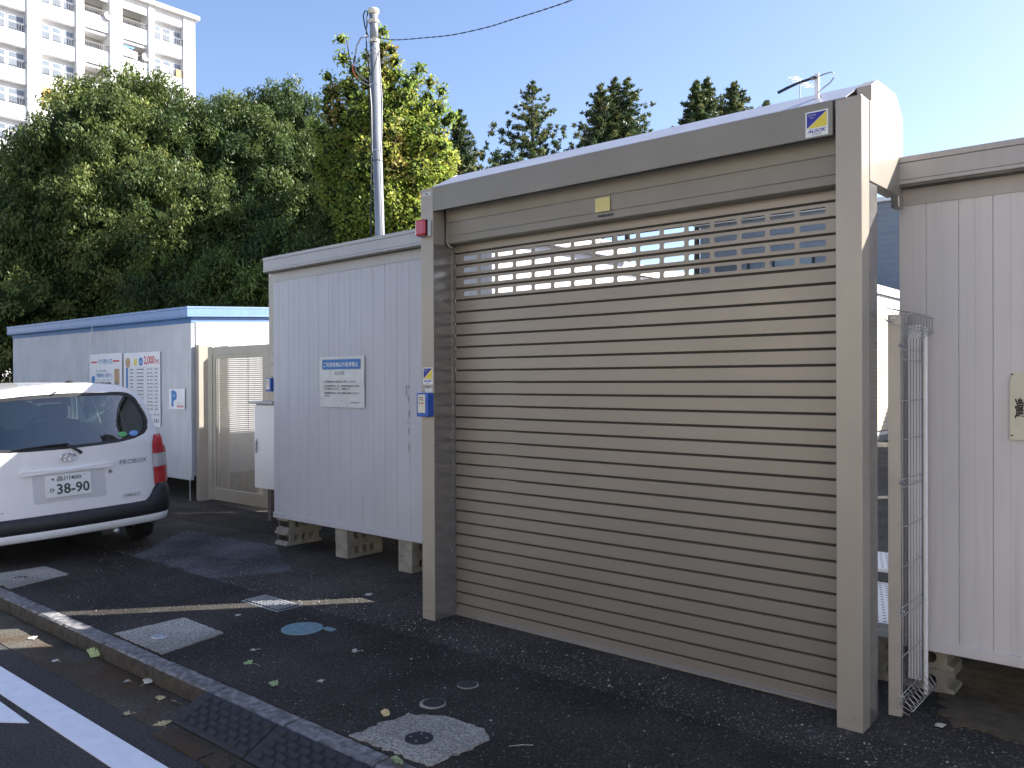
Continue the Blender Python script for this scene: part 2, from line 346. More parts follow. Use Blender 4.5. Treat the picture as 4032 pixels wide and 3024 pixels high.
            # parts keep their parent's origin
# concrete squares with markers
def square(name, label, pts, disc, dr, dmat, kind):
    cx = sum(p[0] for p in pts)/len(pts); cy = sum(p[1] for p in pts)/len(pts); t = thing(name, label, 'concrete slab', (cx, cy, 0))
    sheet('slab', 'slabconc', wavy(pts, .013 if kind == 'bolts' else .005, .03), -.06, .008, t); mb = MB()
    if kind == 'cap':
        mb.disc((disc[0], disc[1], .006), dr, .010, 28, r2=dr*.9); mb.build('marker_cap', dmat, t, bevel=.002)
        MB().disc((disc[0], disc[1], .014), dr*.55, .008, 20, r2=dr*.45).build('marker_boss', dmat, t, bevel=.002)
    else:
        mb.disc((disc[0], disc[1], .006), dr, .006, 28); mb.build('steel_disc', dmat, t)
        for k in range(4):
            a_ = k*math.pi/2+.5; MB().disc((disc[0]+dr*.6*math.cos(a_), disc[1]+dr*.6*math.sin(a_), .0125), .0045, .001, 10).build('bolt', 'steel', t)
    return t
square('survey_slab', 'concrete square with grey metal marker cap, beside the kerb below the steel grating', [(-5.05, 2.25), (-5.04, 2.69), (-4.55, 2.675), (-4.46, 2.25)], (-4.776, 2.395), .05, 'steel', 'cap')
square('survey_slab', 'concrete square with bronze marker cap in the shadow behind the white car', [(-7.34, 2.25), (-7.33, 2.71), (-6.89, 2.72), (-6.74, 2.25)], (-7.014, 2.414), .05, 'jamb', 'cap')
square('survey_slab', 'ragged pale concrete square with black four-bolt disc at the bottom edge', [(-2.824, 2.25), (-2.80, 2.56), (-2.62, 2.66), (-2.42, 2.66), (-2.33, 2.60), (-2.353, 2.26)], (-2.567, 2.409), .06, 'rubber', 'bolts')
# steel grating
gr = thing('drain_grating', 'small galvanised steel grating set in the pavement, half in sunlight', 'grating', (-4.92, 3.25, 0))
B('grating_frame', 'steel', gr, -5.13, -4.70, 3.15, 3.35, -.03, .004); B('grating_bed', 'drk', gr, -5.115, -4.715, 3.165, 3.335, .0, .0065)
gm = None
for i in range(11):
    x = -5.10+i*.037
    if gm is None: gm = MB().box(-.004, .004, -.083, .083, 0, .008).build('grating_bar', 'steel', gr, local=True)
    o = gm if i == 0 else dup(gm, gr); o.location = (x+4.92, 0, .006)
gm = None
for i in range(6):
    y = 3.18+i*.028
    if gm is None: gm = MB().box(-.2, .2, -.003, .003, 0, .007).build('cross_bar', 'steel', gr, local=True)
    o = gm if i == 0 else dup(gm, gr); o.location = (0, y-3.25, .006)
# round covers and holes
vc = thing('valve_cover', 'round pale blue painted valve cover with a small hinge tab', 'cover', (-4.262, 3.032, 0))
MB().disc((-4.262, 3.032, 0), .125, .009, 36).build('lid', 'lime', vc, bevel=.002); B('hinge_tab', 'lime', vc, -4.17, -4.08, 3.11, 3.15, 0, .0085)
cr = thing('pavement_plug', 'round grey plug with broken rim sunk in the dark pavement', 'plug', (-2.84, 3.0, 0)); cr['category'] = 'pavement plug'
MB().prism(wavy([(-2.84+.055*math.cos(t), 3.0+.055*math.sin(t)) for t in np.linspace(0, 2*math.pi, 13)[:-1]], .004, .02), 'z', 0, .006).build('rim', 'concrete', cr)
MB().disc((-2.842, 2.997, .001), .048, .008, 24).build('plug_face', 'asph_road', cr)
cr = thing('pavement_hole', 'round open hole with concrete rim touching the pale concrete square', 'pavement hole', (-2.80, 2.72, 0))
MB().prism(wavy([(-2.80+.062*math.cos(t), 2.72+.062*math.sin(t)) for t in np.linspace(0, 2*math.pi, 15)[:-1]], .004, .02), 'z', 0, .007).build('rim', 'concrete', cr)
MB().disc((-2.800, 2.724, .002), .052, .0065, 24).build('hole_floor', 'drk', cr)
# loose grit
g = MB()
for i in range(3200):
    x = rng.uniform(-7.5, -.2); y = rng.uniform(2.26, 4.4)
    if rng.random() < .5: y = 3.35+abs(rng.normal(0, .25))
    s_ = rng.choice([.003, .004, .005, .008], p=[.55, .3, .12, .03]); a_ = rng.uniform(0, 6.28); zz = .0035
    vs = [(x+s_*math.cos(a_+k*2.1)*rng.uniform(.6, 1.2), y+s_*math.sin(a_+k*2.1)*rng.uniform(.6, 1.2), zz) for k in range(3)]
    g.add(vs+[(x, y, zz+s_*.7)], [(0, 1, 3), (1, 2, 3), (2, 0, 3)])
tag(g.build('grit', mat('grit', (.34, .33, .30), .9, 0, .4, 40)), 'loose pale grit scattered over the dark pavement', 'grit', kind='stuff')
# ================================================================== SHUTTER GATE
PL0, PL1, PR0, PR1, YF = -3.874, -3.763, -1.265, -1.154, 3.6725
gt = thing('shutter_gate', 'wide tan roller shutter between two tan steel pillars under a boxed hood', 'roller shutter', (-2.5, 3.78, 0))
def pillar(x0, x1, inner):
    p = B('pillar', 'tan', gt, x0, x1, YF, 3.775, -.02, 2.733, bevel=.004)
    B('pillar_back', 'jamb', gt, x0+.003, x1-.003, 3.775, 3.895, -.02, 2.728, bevel=.003)
    for dx in (.036, .078):
        MB().disc((x0+dx, YF-.004, .055), .006, .006, 10, 'y').build('rivet', 'steel', p)
    return p
pillar(PL0, PL1, 1); pillar(PR0, PR1, 0)
B('jamb_cover', 'jamb', gt, PL1, PL1+.0022, YF+.004, 3.84, .0, 2.38)
for z in (.09, .42, .75, 1.15, 1.6, 2.0, 2.3): MB().disc((PL1+.002, 3.825, z), .004, .003, 8, 'x').build('rivet', 'steel', gt)
B('guide_rail', 'jamb', gt, PL1+.0022, PL1+.012, 3.84, 3.857, .0, 2.40); B('guide_rail', 'tan', gt, PR0-.012, PR0, 3.83, 3.85, .0, 2.40)
# slats
SP, Z0, SX0, SX1 = .0752, .072, PL1+.004, PR0-.002
SYF, SYB = 3.860, 3.872
def slat_profile():
    pr = [(SYB, 0), (SYB, .0105), (SYF+.001, .0125)]
    pr = [(SYB, 0), (SYB, .0100), (SYF+.0012, .0112), (SYF, .0130), (SYF, SP-.0018), (SYF+.0015, SP-.0006), (SYB, SP-.0002)]; return pr
sm = MB().strip([(y, z) for y, z in slat_profile()], 'x', SX0, SX1)
# slotted slat: front plate with slots, plus its lip
slots = [-3.616+.1454*i for i in range(16)]
hl = [rrect(x-.061, x+.061, .029+.0005, .029+.0305, .009, 3) for x in slots]
pm = plate([(SX0, .0125), (SX1, .0125), (SX1, SP-.0005), (SX0, SP-.0005)], hl, .004)
pm = shift(pm, 0, SYF, 0); pm.strip([(SYB, 0), (SYB, .0105), (SYF+.001, .0125)], 'x', SX0, SX1)
def two_mat(o, gm='groove', lim=.011):
    o.data.materials.append(M[gm])
    for p in o.data.polygons:
        if max(o.data.vertices[i].co.z for i in p.vertices) <= lim: p.material_index = 1
    return o
plain = slotted = None
for k in range(31):
    z = Z0+k*SP; sl_ = 26 <= k <= 29
    if sl_: 
        if slotted is None: o = slotted = two_mat(pm.build('shutter_slat', 'slat', gt)); 
        else: o = dup(slotted, gt)
    else:
        if plain is None: o = plain = two_mat(sm.build('shutter_slat', 'slat', gt, smooth=False))
        else: o = dup(plain, gt)
    o.location = (0, 0, z)
br = MB().prism([(SYB, .004), (3.845, .004), (3.845, .014), (3.853, .020), (3.8605, .024), (3.8605, .0715), (SYB, .0715)], 'x', SX0, SX1).build('bottom_rail', 'slat', gt, bevel=.0015)
MB().box(SX0, SX1, 3.873, 3.88, Z0+SP*24, Z0+SP*25.98).build('slat_backing', 'jamb', gt)
# lower box and hood
bx = MB().prism([(3.785, 2.392), (3.80, 2.384), (3.90, 2.384), (3.90, 2.70), (3.765, 2.70), (3.765, 2.60), (3.772, 2.59), (3.777, 2.522), (3.781, 2.5215), (3.779, 2.518), (3.782, 2.436), (3.786, 2.4355), (3.784, 2.433)], 'x', PL1+.02, PR0-.001).build('shutter_box', 'hood', gt, bevel=.002)
MB().tube([(PL1+.008, 3.79, 2.60), (PL1+.008, 3.79, 2.40), (PL1+.022, 3.795, 2.375), (PL1+.045, 3.81, 2.365)], .006, 8).build('edge_conduit', 'tan', gt, smooth=True)
hood = MB().prism([(YF, 2.584), (YF, 2.733), (3.885, 2.842), (4.16, 2.85), (4.27, 2.765), (4.27, 2.49), (4.235, 2.395), (3.90, 2.387), (3.90, 2.66), (3.72, 2.66), (3.69, 2.60), (3.69, 2.584)], 'x', PL1+.002, PR0-.012).build('hood', 'hood', gt)
MB().prism([(YF-.002, 2.7355), (3.885, 2.846), (4.16, 2.854), (4.16, 2.849), (3.885, 2.8415), (YF-.002, 2.731)], 'x', PL1-.004, PR0+.045).build('hood_top_sheet', mat('blue_grey_top_sheet', (.34, .35, .40), .35, .3, .06, 5), gt)  # top sheet is paler and bluer than the hood
cap_prof = [(3.80, 2.733), (3.80, 2.806), (3.885, 2.850), (4.165, 2.858), (4.277, 2.768), (4.277, 2.49), (4.24, 2.39), (3.78, 2.382), (3.78, 2.733)]
MB().prism(cap_prof, 'x', PR0+.05, PR1+.002).build('hood_end_cap', 'tan', gt, bevel=.002)
MB().prism([(3.70, 2.736), (3.885, 2.85), (4.165, 2.858), (4.277, 2.768), (4.277, 2.49), (4.24, 2.39), (3.90, 2.382), (3.90, 2.728), (3.70, 2.728)], 'x', PL1-.008, PL1+.002).build('hood_end_cap', 'tan', gt, bevel=.002)
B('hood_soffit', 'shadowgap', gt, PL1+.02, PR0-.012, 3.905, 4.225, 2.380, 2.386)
# ---- stickers, lamp, reader, antenna
def security_sticker(x, z, w, h, y, label):
    t = thing('security_sticker', label, 'sticker', (x+w/2, y, z), 0)
    B('backing', 'decal_w', t, x, x+w, y-.0012, y, z, z+h)
    e = w*.06; zt = z+h-e; zb = z+h*.34; xl = x+e; xr = x+w-e
    MB().add([(xl, y-.0016, zt), (xr, y-.0016, zt), (xl, y-.0016, zb)], [(0, 1, 2)]).build('blue_triangle', 'navy', t)
    MB().add([(xr, y-.0016, zt-h*.015), (xr, y-.0016, zb), (xl+w*.03, y-.0016, zb)], [(0, 1, 2)]).build('yellow_triangle', 'yellow', t)
    text('ALSOK', 'lettering', 'navy', t, x+w*.08, y-.0017, z+h*.15, w*.84, h*.14, slant=.3, bold=.03)
    text('Security', 'lettering', 'decal_w', t, x+w*.1, y-.002, zt-h*.13, w*.36, h*.07); text('On', 'lettering', 'decal_w', t, x+w*.22, y-.002, zt-h*.22, w*.13, h*.06)
    text('綜合警備保障', 'lettering', 'inkgrey', t, x+w*.28, y-.0017, z+h*.05, w*.44, h*.06)
security_sticker(-1.395, 2.590, .100, .112, YF, 'blue and yellow security sticker on the hood beside the right pillar top')
security_sticker(-3.858, 1.492, .088, .108, YF, 'blue and yellow security sticker on the left pillar above the card reader')
bs = thing('box_emblem', 'plain yellow square emblem with black lettering on the shutter box', 'emblem', (-2.55, 3.775, 2.42))
B('yellow_square', 'paleyellow', bs, -2.597, -2.501, 3.7728, 3.7738, 2.434, 2.510)
text('INABA BOX', 'lettering', 'ink', bs, -2.584, 3.7795, 2.406, .102, .0140, bold=.05)
mk = thing('maker_label', 'tiny white maker label with red dots at the top of the left pillar', 'label', (-3.82, YF, 2.70)); B('label_plate', 'decal_w', mk, -3.852, -3.786, YF-.001, YF, 2.69, 2.708)
MB().disc((-3.843, YF-.0012, 2.699), .0045, -.0006, 12, 'y').build('red_dot', 'inkred', mk); B('print', 'ink', mk, -3.832, -3.80, YF-.0016, YF-.001, 2.695, 2.703)
al = thing('alarm_lamp', 'square red alarm lamp on white base at the upper left pillar', 'alarm lamp', (-3.80, YF, 2.48))
B('lamp_base', 'decal_w', al, -3.862, -3.776, YF-.03, YF, 2.426, 2.532, bevel=.006); B('gasket', 'blackpl', al, -3.861, -3.777, YF-.036, YF-.03, 2.427, 2.531, bevel=.004)
B('lens', 'redlens', al, -3.86, -3.778, YF-.066, YF-.036, 2.428, 2.53, bevel=.012)
def reader(x, y, z, label, rl='front'):
    t = thing('card_reader', label, 'card reader', (x, y, z), 0)
    B('housing', 'bluebox', t, x-.052, x+.052, y-.055, y, z, z+.150, bevel=.006)
    B('face_plate', 'cream', t, x-.036, x+.030, y-.058, y-.055, z+.024, z+.140, bevel=.002)
    for zz in (.117, .103): B('display_line', 'inkgrey', t, x-.024, x+.016, y-.0595, y-.058, z+zz, z+zz+.007)
    B('black_button', 'ink', t, x-.024, x-.012, y-.0600, y-.058, z+.082, z+.090); B('red_button', 'inkred', t, x+.002, x+.016, y-.0600, y-.058, z+.082, z+.090)
    return t
reader(-3.812, YF, 1.290, 'blue card reader with cream face on the left shutter pillar')
nt_ = thing('torn_label', 'torn white paper label stuck just above the blue card reader', 'label', (-3.80, YF, 1.45)); B('paper', 'paper', nt_, -3.84, -3.775, YF-.0008, YF, 1.443, 1.470); B('scuff', 'inkgrey', nt_, -3.835, -3.80, YF-.0014, YF-.0008, 1.470, 1.481)
an = thing('rod_antenna', 'black rubber rod antenna on white bracket above the hood', 'antenna', (-1.387, 3.80, 2.77))
B('bracket', 'white', an, -1.397, -1.377, 3.785, 3.80, 2.755, 2.908, bevel=.002)
MB().tube([(-1.385, 3.778, 2.889), (-1.40, 3.778, 2.888), (-1.47, 3.778, 2.881), (-1.52, 3.778, 2.870), (-1.565, 3.778, 2.858)], [.006, .006, .006, .007, .007], 10).build('rod', 'cable', an, smooth=True)
MB().tube([(-1.41, 3.778, 2.8875), (-1.395, 3.778, 2.8885)], .009, 10).build('connector', 'jamb', an)
MB().tube([(-1.375, 3.778, 2.89), (-1.34, 3.778, 2.894), (-1.318, 3.778, 2.895), (-1.306, 3.778, 2.885), (-1.308, 3.78, 2.868), (-1.325, 3.785, 2.852), (-1.355, 3.79, 2.838), (-1.375, 3.783, 2.82), (-1.372, 3.783, 2.80), (-1.358, 3.785, 2.785), (-1.345, 3.79, 2.781)], .003, 6).build('cable', 'cable_g', an, smooth=True)
# ================================================================== SHEDS
def block_mesh(L, H, T, notch=True):
    holes = [rrect(x-.030, x+.030, H*.27, H*.76, .022, 4) for x in (L*.28, L*.5, L*.72)] if L > .3 else []
    nn = H*.16; o = [(0, 0), (L, 0)]
    o += [(L, H*.2), (L-.03, H*.28), (L-.03, H*.72), (L, H*.8)] if notch else []
    o += [(L, H), (0, H)]; o += [(0, H*.8), (.03, H*.72), (.03, H*.28), (0, H*.2)] if notch else []
    return plate(o, holes, T)
def shed(name, label, x0, x1, y0, y1, zb, zt_l, zt_r, pm_, tm, pitch, grooves0, gap='shadowgap', over=.07, band=None, zback=0, bandh=.09, sidetrim=False):
    t = thing(name, label, 'storage unit', ((x0+x1)/2, y0, 0)); L = x1-x0
    zl, zr = zt_l-.13, zt_r-.13          # underside of the fascia
    body = MB(); yi = y0+.006
    body.add([(x0+.004, yi, zb+.05), (x1-.004, yi, zb+.05), (x1-.004, y1, zb+.05), (x0+.004, y1, zb+.05), (x0+.004, yi, zl), (x1-.004, yi, zr), (x1-.004, y1, zr+zback), (x0+.004, y1, zl+zback)],
             [(0, 1, 5, 4), (1, 2, 6, 5), (2, 3, 7, 6), (3, 0, 4, 7), (0, 3, 2, 1), (4, 5, 6, 7)]); body.build('wall_core', pm_, t)
    pan = None; x = grooves0
    while x > x0+.002: x -= pitch
    i = 0
    while x < x1-.005:
        a0, a1 = max(x, x0), min(x+pitch, x1)
        if a1-a0 > .02:
            w_ = a1-a0; full = abs(w_-pitch) < 1e-5; zt = zl+(zr-zl)*((a0-x0)/L)-bandh+.02 if False else min(zl, zr)-bandh+.03
            prof = [(0, .006), (.001, .002), (.0035, 0), (w_*.5-.001, 0), (w_*.5, .0012), (w_*.5+.001, 0), (w_-.0035, 0), (w_-.001, .002), (w_, .006)]
            if full and pan is not None: o = dup(pan, t)
            else:
                o = MB().prism(prof, 'z', zb+.05, zt).build('wall_panel', pm_, t, local=True)
                if full: pan = o
            o.location = (a0-origin(t).x, 0, 0)
        x += pitch
    B('base_rail', pm_, t, x0, x1, y0-.012, y0+.03, zb, zb+.05, bevel=.003)
    MB().add([(x0, y0-.006, zl-bandh), (x1, y0-.006, zr-bandh), (x1, y0-.006, zr+.004), (x0, y0-.006, zl+.004), (x0, y0+.02, zl-bandh), (x1, y0+.02, zr-bandh), (x1, y0+.02, zr+.004), (x0, y0+.02, zl+.004)],
             [(0, 1, 2, 3), (4, 7, 6, 5), (0, 4, 5, 1), (0, 3, 7, 4), (1, 5, 6, 2), (3, 2, 6, 7)]).build('top_band', band or tm, t)
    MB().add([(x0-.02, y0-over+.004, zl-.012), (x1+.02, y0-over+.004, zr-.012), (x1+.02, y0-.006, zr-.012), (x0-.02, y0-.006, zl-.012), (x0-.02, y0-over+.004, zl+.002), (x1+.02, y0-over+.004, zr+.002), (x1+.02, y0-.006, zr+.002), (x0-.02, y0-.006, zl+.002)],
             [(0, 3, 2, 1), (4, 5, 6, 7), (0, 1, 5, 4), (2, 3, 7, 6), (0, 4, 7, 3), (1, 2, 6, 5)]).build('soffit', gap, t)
    xa, xb = x0-.05, x1+.05; ya, yb_ = y0-over, y1+.03
    def ring(z_off0, z_off1, out, nm, mm):
        mb = MB(); P_ = []
        for (xx, yy, zz) in ((xa-out, ya-out, zt_l), (xb+out, ya-out, zt_r), (xb+out, yb_+out, zt_r+zback), (xa-out, yb_+out, zt_l+zback)): P_.append((xx, yy, zz))
        vs = [(p[0], p[1], p[2]+z_off0) for p in P_]+[(p[0], p[1], p[2]+z_off1) for p in P_]
        mb.add(vs, [(0, 1, 5, 4), (1, 2, 6, 5), (2, 3, 7, 6), (3, 0, 4, 7), (4, 5, 6, 7), (3, 2, 1, 0)]); return mb.build(nm, mm, t, bevel=.002)
    ring(-.130, -.112, .002, 'fascia_lip', tm); ring(-.110, -.030, 0, 'fascia_board', tm); ring(-.028, 0, .004, 'roof_edge', tm); ring(-.1118, -.1102, -.004, 'fascia_joint', gap); ring(-.0298, -.0282, -.004, 'fascia_joint', gap)
    return t
gs = shed('storage_shed', 'grey white panelled storage shed on concrete blocks with a paper notice on it', -6.68, -3.96, 4.45, 6.2, .255, 2.655, 2.69, 'panel', 'trim', .1463, -6.583)
for dx in (.02, .06): MB().disc((-6.68+dx, 4.4375, .282), .006, -.002, 10, 'y').build('bolt', 'ink', gs)
rs = shed('storage_shed', 'warm white panelled storage shed at the right edge behind the mesh panel', -1.177, 2.2, 4.30, 6.4, .222, 2.572, 2.56, 'panel_w', 'trim_w', .1405, -1.057, over=.08)
bs_ = shed('storage_shed', 'long white storage shed with bright blue roof trim behind the parked car', -15.95, -9.916, 5.40, 8.2, .262, 2.472, 2.462, 'panel_b', 'trim_blue', .12, -9.916, gap='blue_dk', over=.075, band='blue_dk', bandh=.075, zback=.15)
# side band of the blue-trimmed shed
MB().add([(-9.910, 5.40, 2.262), (-9.910, 8.2, 2.40), (-9.910, 8.2, 2.485), (-9.910, 5.40, 2.335), (-9.916, 5.40, 2.262), (-9.916, 8.2, 2.40), (-9.916, 8.2, 2.485), (-9.916, 5.40, 2.335)], [(0, 1, 2, 3), (0, 4, 5, 1), (3, 2, 6, 7), (0, 3, 7, 4)]).build('side_band', 'trim_blue', bs_)
for k in range(18):
    y = 5.46+k*.15
    MB().add([(-9.911, y, .32), (-9.908, y+.004, .32), (-9.908, y+.142, .32), (-9.911, y+.146, .32), (-9.911, y, 2.265+(y-5.4)*.05), (-9.908, y+.004, 2.265+(y-5.4)*.05), (-9.908, y+.142, 2.27+(y-5.4)*.05), (-9.911, y+.146, 2.27+(y-5.4)*.05)], [(0, 1, 5, 4), (1, 2, 6, 5), (2, 3, 7, 6)]).build('side_panel', 'panel_b', bs_)
MB().prism([(-9.955, .0), (-9.93, .0), (-9.935, .14), (-9.935, .27), (-9.95, .27), (-9.95, .14)], 'y', 5.385, 5.395).build('anchor_strap', 'steel', bs_)
# blocks
bk = thing('concrete_block', 'upper concrete block under the middle of the grey shed front', 'concrete block', (-5.72, 4.47, .1275), math.pi/2)
shift(block_mesh(.39, .1265, .16, False), 0, -.08, 0).build('block_body', 'block', bk, local=True, bevel=.003)
dup_tree(bk, (-5.72, 4.475, 0), math.pi/2, 'lower concrete block under the middle of the grey shed front')
dup_tree(bk, (-4.90, 4.46, .1275), math.pi/2, 'upper concrete block beside the foot of the left shutter pillar')
dup_tree(bk, (-4.895, 4.455, 0), math.pi/2, 'lower concrete block beside the foot of the left shutter pillar')
bk2 = thing('concrete_block', 'upper notched concrete block under the left corner of the grey shed', 'concrete block', (-6.585, 4.47, .1275), math.pi/2)
shift(block_mesh(.39, .1265, .19, True), 0, -.095, 0).build('block_body', 'block', bk2, local=True, bevel=.003)
MB().box(.03, .04, -.085, .085, .02, .105).build('recess', 'block', bk2, local=True)
dup_tree(bk2, (-6.595, 4.46, 0), math.pi/2, 'lower chipped concrete block under the left corner of the grey shed')
bk3 = thing('concrete_block', 'upper hollow concrete block beneath the warm white shed', 'concrete block', (-1.345, 4.385, .110))
block_mesh(.388, .110, .17, True).build('block_body', 'block', bk3, local=True, bevel=.003)
dup_tree(bk3, (-1.343, 4.380, 0), 0, 'lower hollow concrete block beneath the warm white shed')
tag(sheet('soil_patch', 'soil', wavy([(-.9, 4.0), (2.2, 3.9), (2.2, 6.3), (-1.1, 6.3), (-1.05, 4.5)], .03), -.05, .006), kind='structure')
# smudges by the reader
sd = thing('paint_scribble', 'faint grey scribble on the grey shed just left of the card reader', 'scribble', (-4.85, 4.449, 1.4))
for z0, z1, x_, wd in ((1.40, 1.47, -4.87, .012), (1.47, 1.455, -4.84, .01), (1.35, 1.385, -4.845, .008), (1.23, 1.27, -4.84, .010), (1.18, 1.19, -4.85, .006), (1.10, 1.13, -4.845, .008), (.96, 1.01, -4.845, .010)):
    B('stroke', mat('scribble_grey', (.30, .30, .31), .6), sd, x_, x_+wd, 4.4455, 4.448, min(z0, z1), max(z0, z1)+.012)
# ---- notice on the grey shed
nx0, nx1, nz0, nz1, ny = -5.963, -5.360, 1.292, 1.724, 4.4405
no = thing('paper_notice', 'laminated Japanese no-parking notice taped to the grey shed wall', 'notice', (-5.66, ny, 1.29))
mb = MB(); n_ = 12
for i in range(n_+1):
    for j in range(n_+1):
        x = nx0+(nx1-nx0)*i/n_; z = nz0+(nz1-nz0)*j/n_; y = ny-.003-.0035*abs(math.sin(i*1.3+.3*j))*(.5+.5*math.cos(j*.9)); mb.v.append((x, y, z))
for i in range(n_):
    for j in range(n_): k = i*(n_+1)+j; mb.f.append((k, k+n_+1, k+n_+2, k+1))
mb.build('sheet', 'paper', no, smooth=True); fy = ny-.0095
W_ = nx1-nx0; H_ = nz1-nz0; fx = lambda u: nx0+W_*u; fz = lambda v: nz1-H_*v
def qd(name, m, parent, x0, x1, y, z0, z1): return MB().add([(x0, y, z0), (x1, y, z0), (x1, y, z1), (x0, y, z1)], [(0, 1, 2, 3)]).build(name, m, parent)
qd('blue_band', 'inkblue', no, fx(.075), fx(.92), fy+.001, fz(.25), fz(.055))
text('ご利用者様以外駐車禁止', 'lettering', 'decal_w', no, fx(.11), fy, fz(.205), W_*.77, H_*.095, bold=.012)
text('【注意】', 'lettering', 'inkgrey', no, fx(.37), fy, fz(.36), W_*.2, H_*.075)
for s_, v, u1 in (('●ご契約者様以外の駐車は固くお断りしております。', .515, .80), ('●ご利用者様に関しても、長時間の駐車は他のお客様', .60, .86), ('のご迷惑になりますので、ご遠慮下さい。', .657, .67), ('●無断駐車を発見した場合は警察に通報させていただ', .74, .86), ('きます。', .795, .225)):
    text(s_, 'lettering', 'ink', no, fx(.125), fy, fz(v), W_*(u1-.125+.03), H_*.04, bold=.01)
text('イナバボックス', 'lettering', 'ink', no, fx(.71), fy, fz(.92), W_*.19, H_*.035, bold=.03, slant=.2)
# ---- posters on the blue-trimmed shed
def poster(label, x0, x1, z0, z1):
    t = thing('poster', label, 'poster', ((x0+x1)/2, 5.39, z0)); B('board', 'poster', t, x0, x1, 5.38, 5.388, z0, z1); return t
py_ = 5.3785
p1 = poster('white poster with navy katakana heading on the blue-trimmed shed', -12.835, -11.785, .95, 1.925)
text('イナバボックス', 'lettering', 'inkblue', p1, -12.55, py_, 1.765, .47, .09, bold=.02); qd('red_rule', 'inkred', p1, -12.78, -12.58, py_, 1.79, 1.815); qd('red_rule', 'inkred', p1, -12.06, -11.86, py_, 1.80, 1.825)
MB().disc((-12.71, py_+.001, 1.55), .06, -.001, 20, 'y').build('blue_spot', 'inkblue', p1); qd('tan_picture', 'inktan', p1, -12.02, -11.86, py_, 1.48, 1.70); qd('grey_picture', 'inkgrey', p1, -12.0, -11.90, py_-.0005, 1.40, 1.52)
text('安心・安全な収納庫', 'lettering', 'inkgrey', p1, -12.60, py_, 1.655, .32, .04); text('「稲葉製作所」の運営です。', 'lettering', 'inkblue', p1, -12.60, py_, 1.58, .52, .06, bold=.01)
for k in range(3): text('物置のイナバが自信をもって運営します', 'lettering', 'inkgrey', p1, -12.60, py_, 1.53-k*.035, .5, .022)
p2 = poster('tall price-list poster with red 2,000 yen heading on the blue-trimmed shed', -11.724, -10.685, .914, 1.918)
MB().disc((-11.60, py_+.001, 1.78), .07, -.001, 20, 'y').build('tan_spot', 'inktan', p2); qd('yellow_square', 'yellow', p2, -11.42, -11.33, py_, 1.74, 1.83)
MB().disc((-11.22, py_+.001, 1.79), .06, -.001, 20, 'y').build('blue_spot', 'inkblue', p2); text('月々', 'lettering', 'decal_w', p2, -11.265, py_-.001, 1.765, .09, .04)
text('2,000', 'lettering', 'inkred', p2, -11.13, py_, 1.735, .30, .13, bold=.02); text('円から', 'lettering', 'inkred', p2, -10.815, py_, 1.75, .11, .07, bold=.02)
qd('blue_column', 'inkblue', p2, -11.66, -11.60, py_, 1.25, 1.71)
x_c = [-11.60, -11.38, -11.08, -10.86, -10.72]; zr_ = [1.71-.049*k for k in range(13)]
for x in x_c: qd('table_rule', 'inkgrey', p2, x-.001, x+.001, py_, zr_[-1], zr_[0])
for z in zr_: qd('table_rule', 'inkgrey', p2, x_c[0], x_c[-1], py_-.0003, z-.0008, z+.0008)
for k in range(12):
    tx = MB(); z = zr_[k]-.034
    for (xa_, xb_) in ((-11.54, -11.44), (-11.34, -11.14), (-11.04, -10.98), (-10.95, -10.89), (-10.83, -10.75)):
        xx = xa_
        while xx < xb_: w__ = random.uniform(.006, .014); tx.add([(xx, py_-.0004, z), (xx+w__, py_-.0004, z), (xx+w__, py_-.0004, z+.018), (xx, py_-.0004, z+.018)], [(0, 1, 2, 3)]); xx += w__+.005
    tx.build('table_entry', 'inkgrey', p2)['kind'] = 'stuff'
text('多摩ニュータウン店', 'lettering', 'ink', p2, -11.05, py_, 1.052, .34, .045, bold=.01); text('0120.178.161', 'lettering', 'ink', p2, -11.3, py_, .965, .58, .06, bold=.02)
ps = thing('parking_sign', 'small white sign with a blue letter P on the blue-trimmed shed', 'sign', (-10.25, 5.39, 1.16))
B('board', 'poster', ps, -10.452, -10.045, 5.381, 5.388, 1.159, 1.425); text('P', 'lettering', 'inkblue', ps, -10.385, py_+.001, 1.19, .145, .21, bold=.06)
text('イナバボックス', 'lettering', 'ink', ps, -10.25, py_+.001, 1.225, .17, .02); text('専用駐車場', 'lettering', 'inkred', ps, -10.25, py_+.001, 1.18, .17, .032, bold=.02)
rsg = thing('warning_sign', 'cream sign with bold black Japanese characters cut off by the right edge', 'sign', (-.61, 4.29, 1.24))
MB().prism([(-.690, 1.541), (-.706, 1.512), (-.706, 1.242), (-.51, 1.242), (-.51, 1.512), (-.526, 1.541)], 'y', 4.281, 4.288).build('board', 'creamsign', rsg)
text('違法駐車', 'lettering', 'ink', rsg, -.688, 4.2800, 1.335, .145, .097, bold=.03)
for z in (1.535, 1.262): MB().disc((-.697, 4.2805, z), .004, -.003, 10, 'y').build('screw', 'ink', rsg)
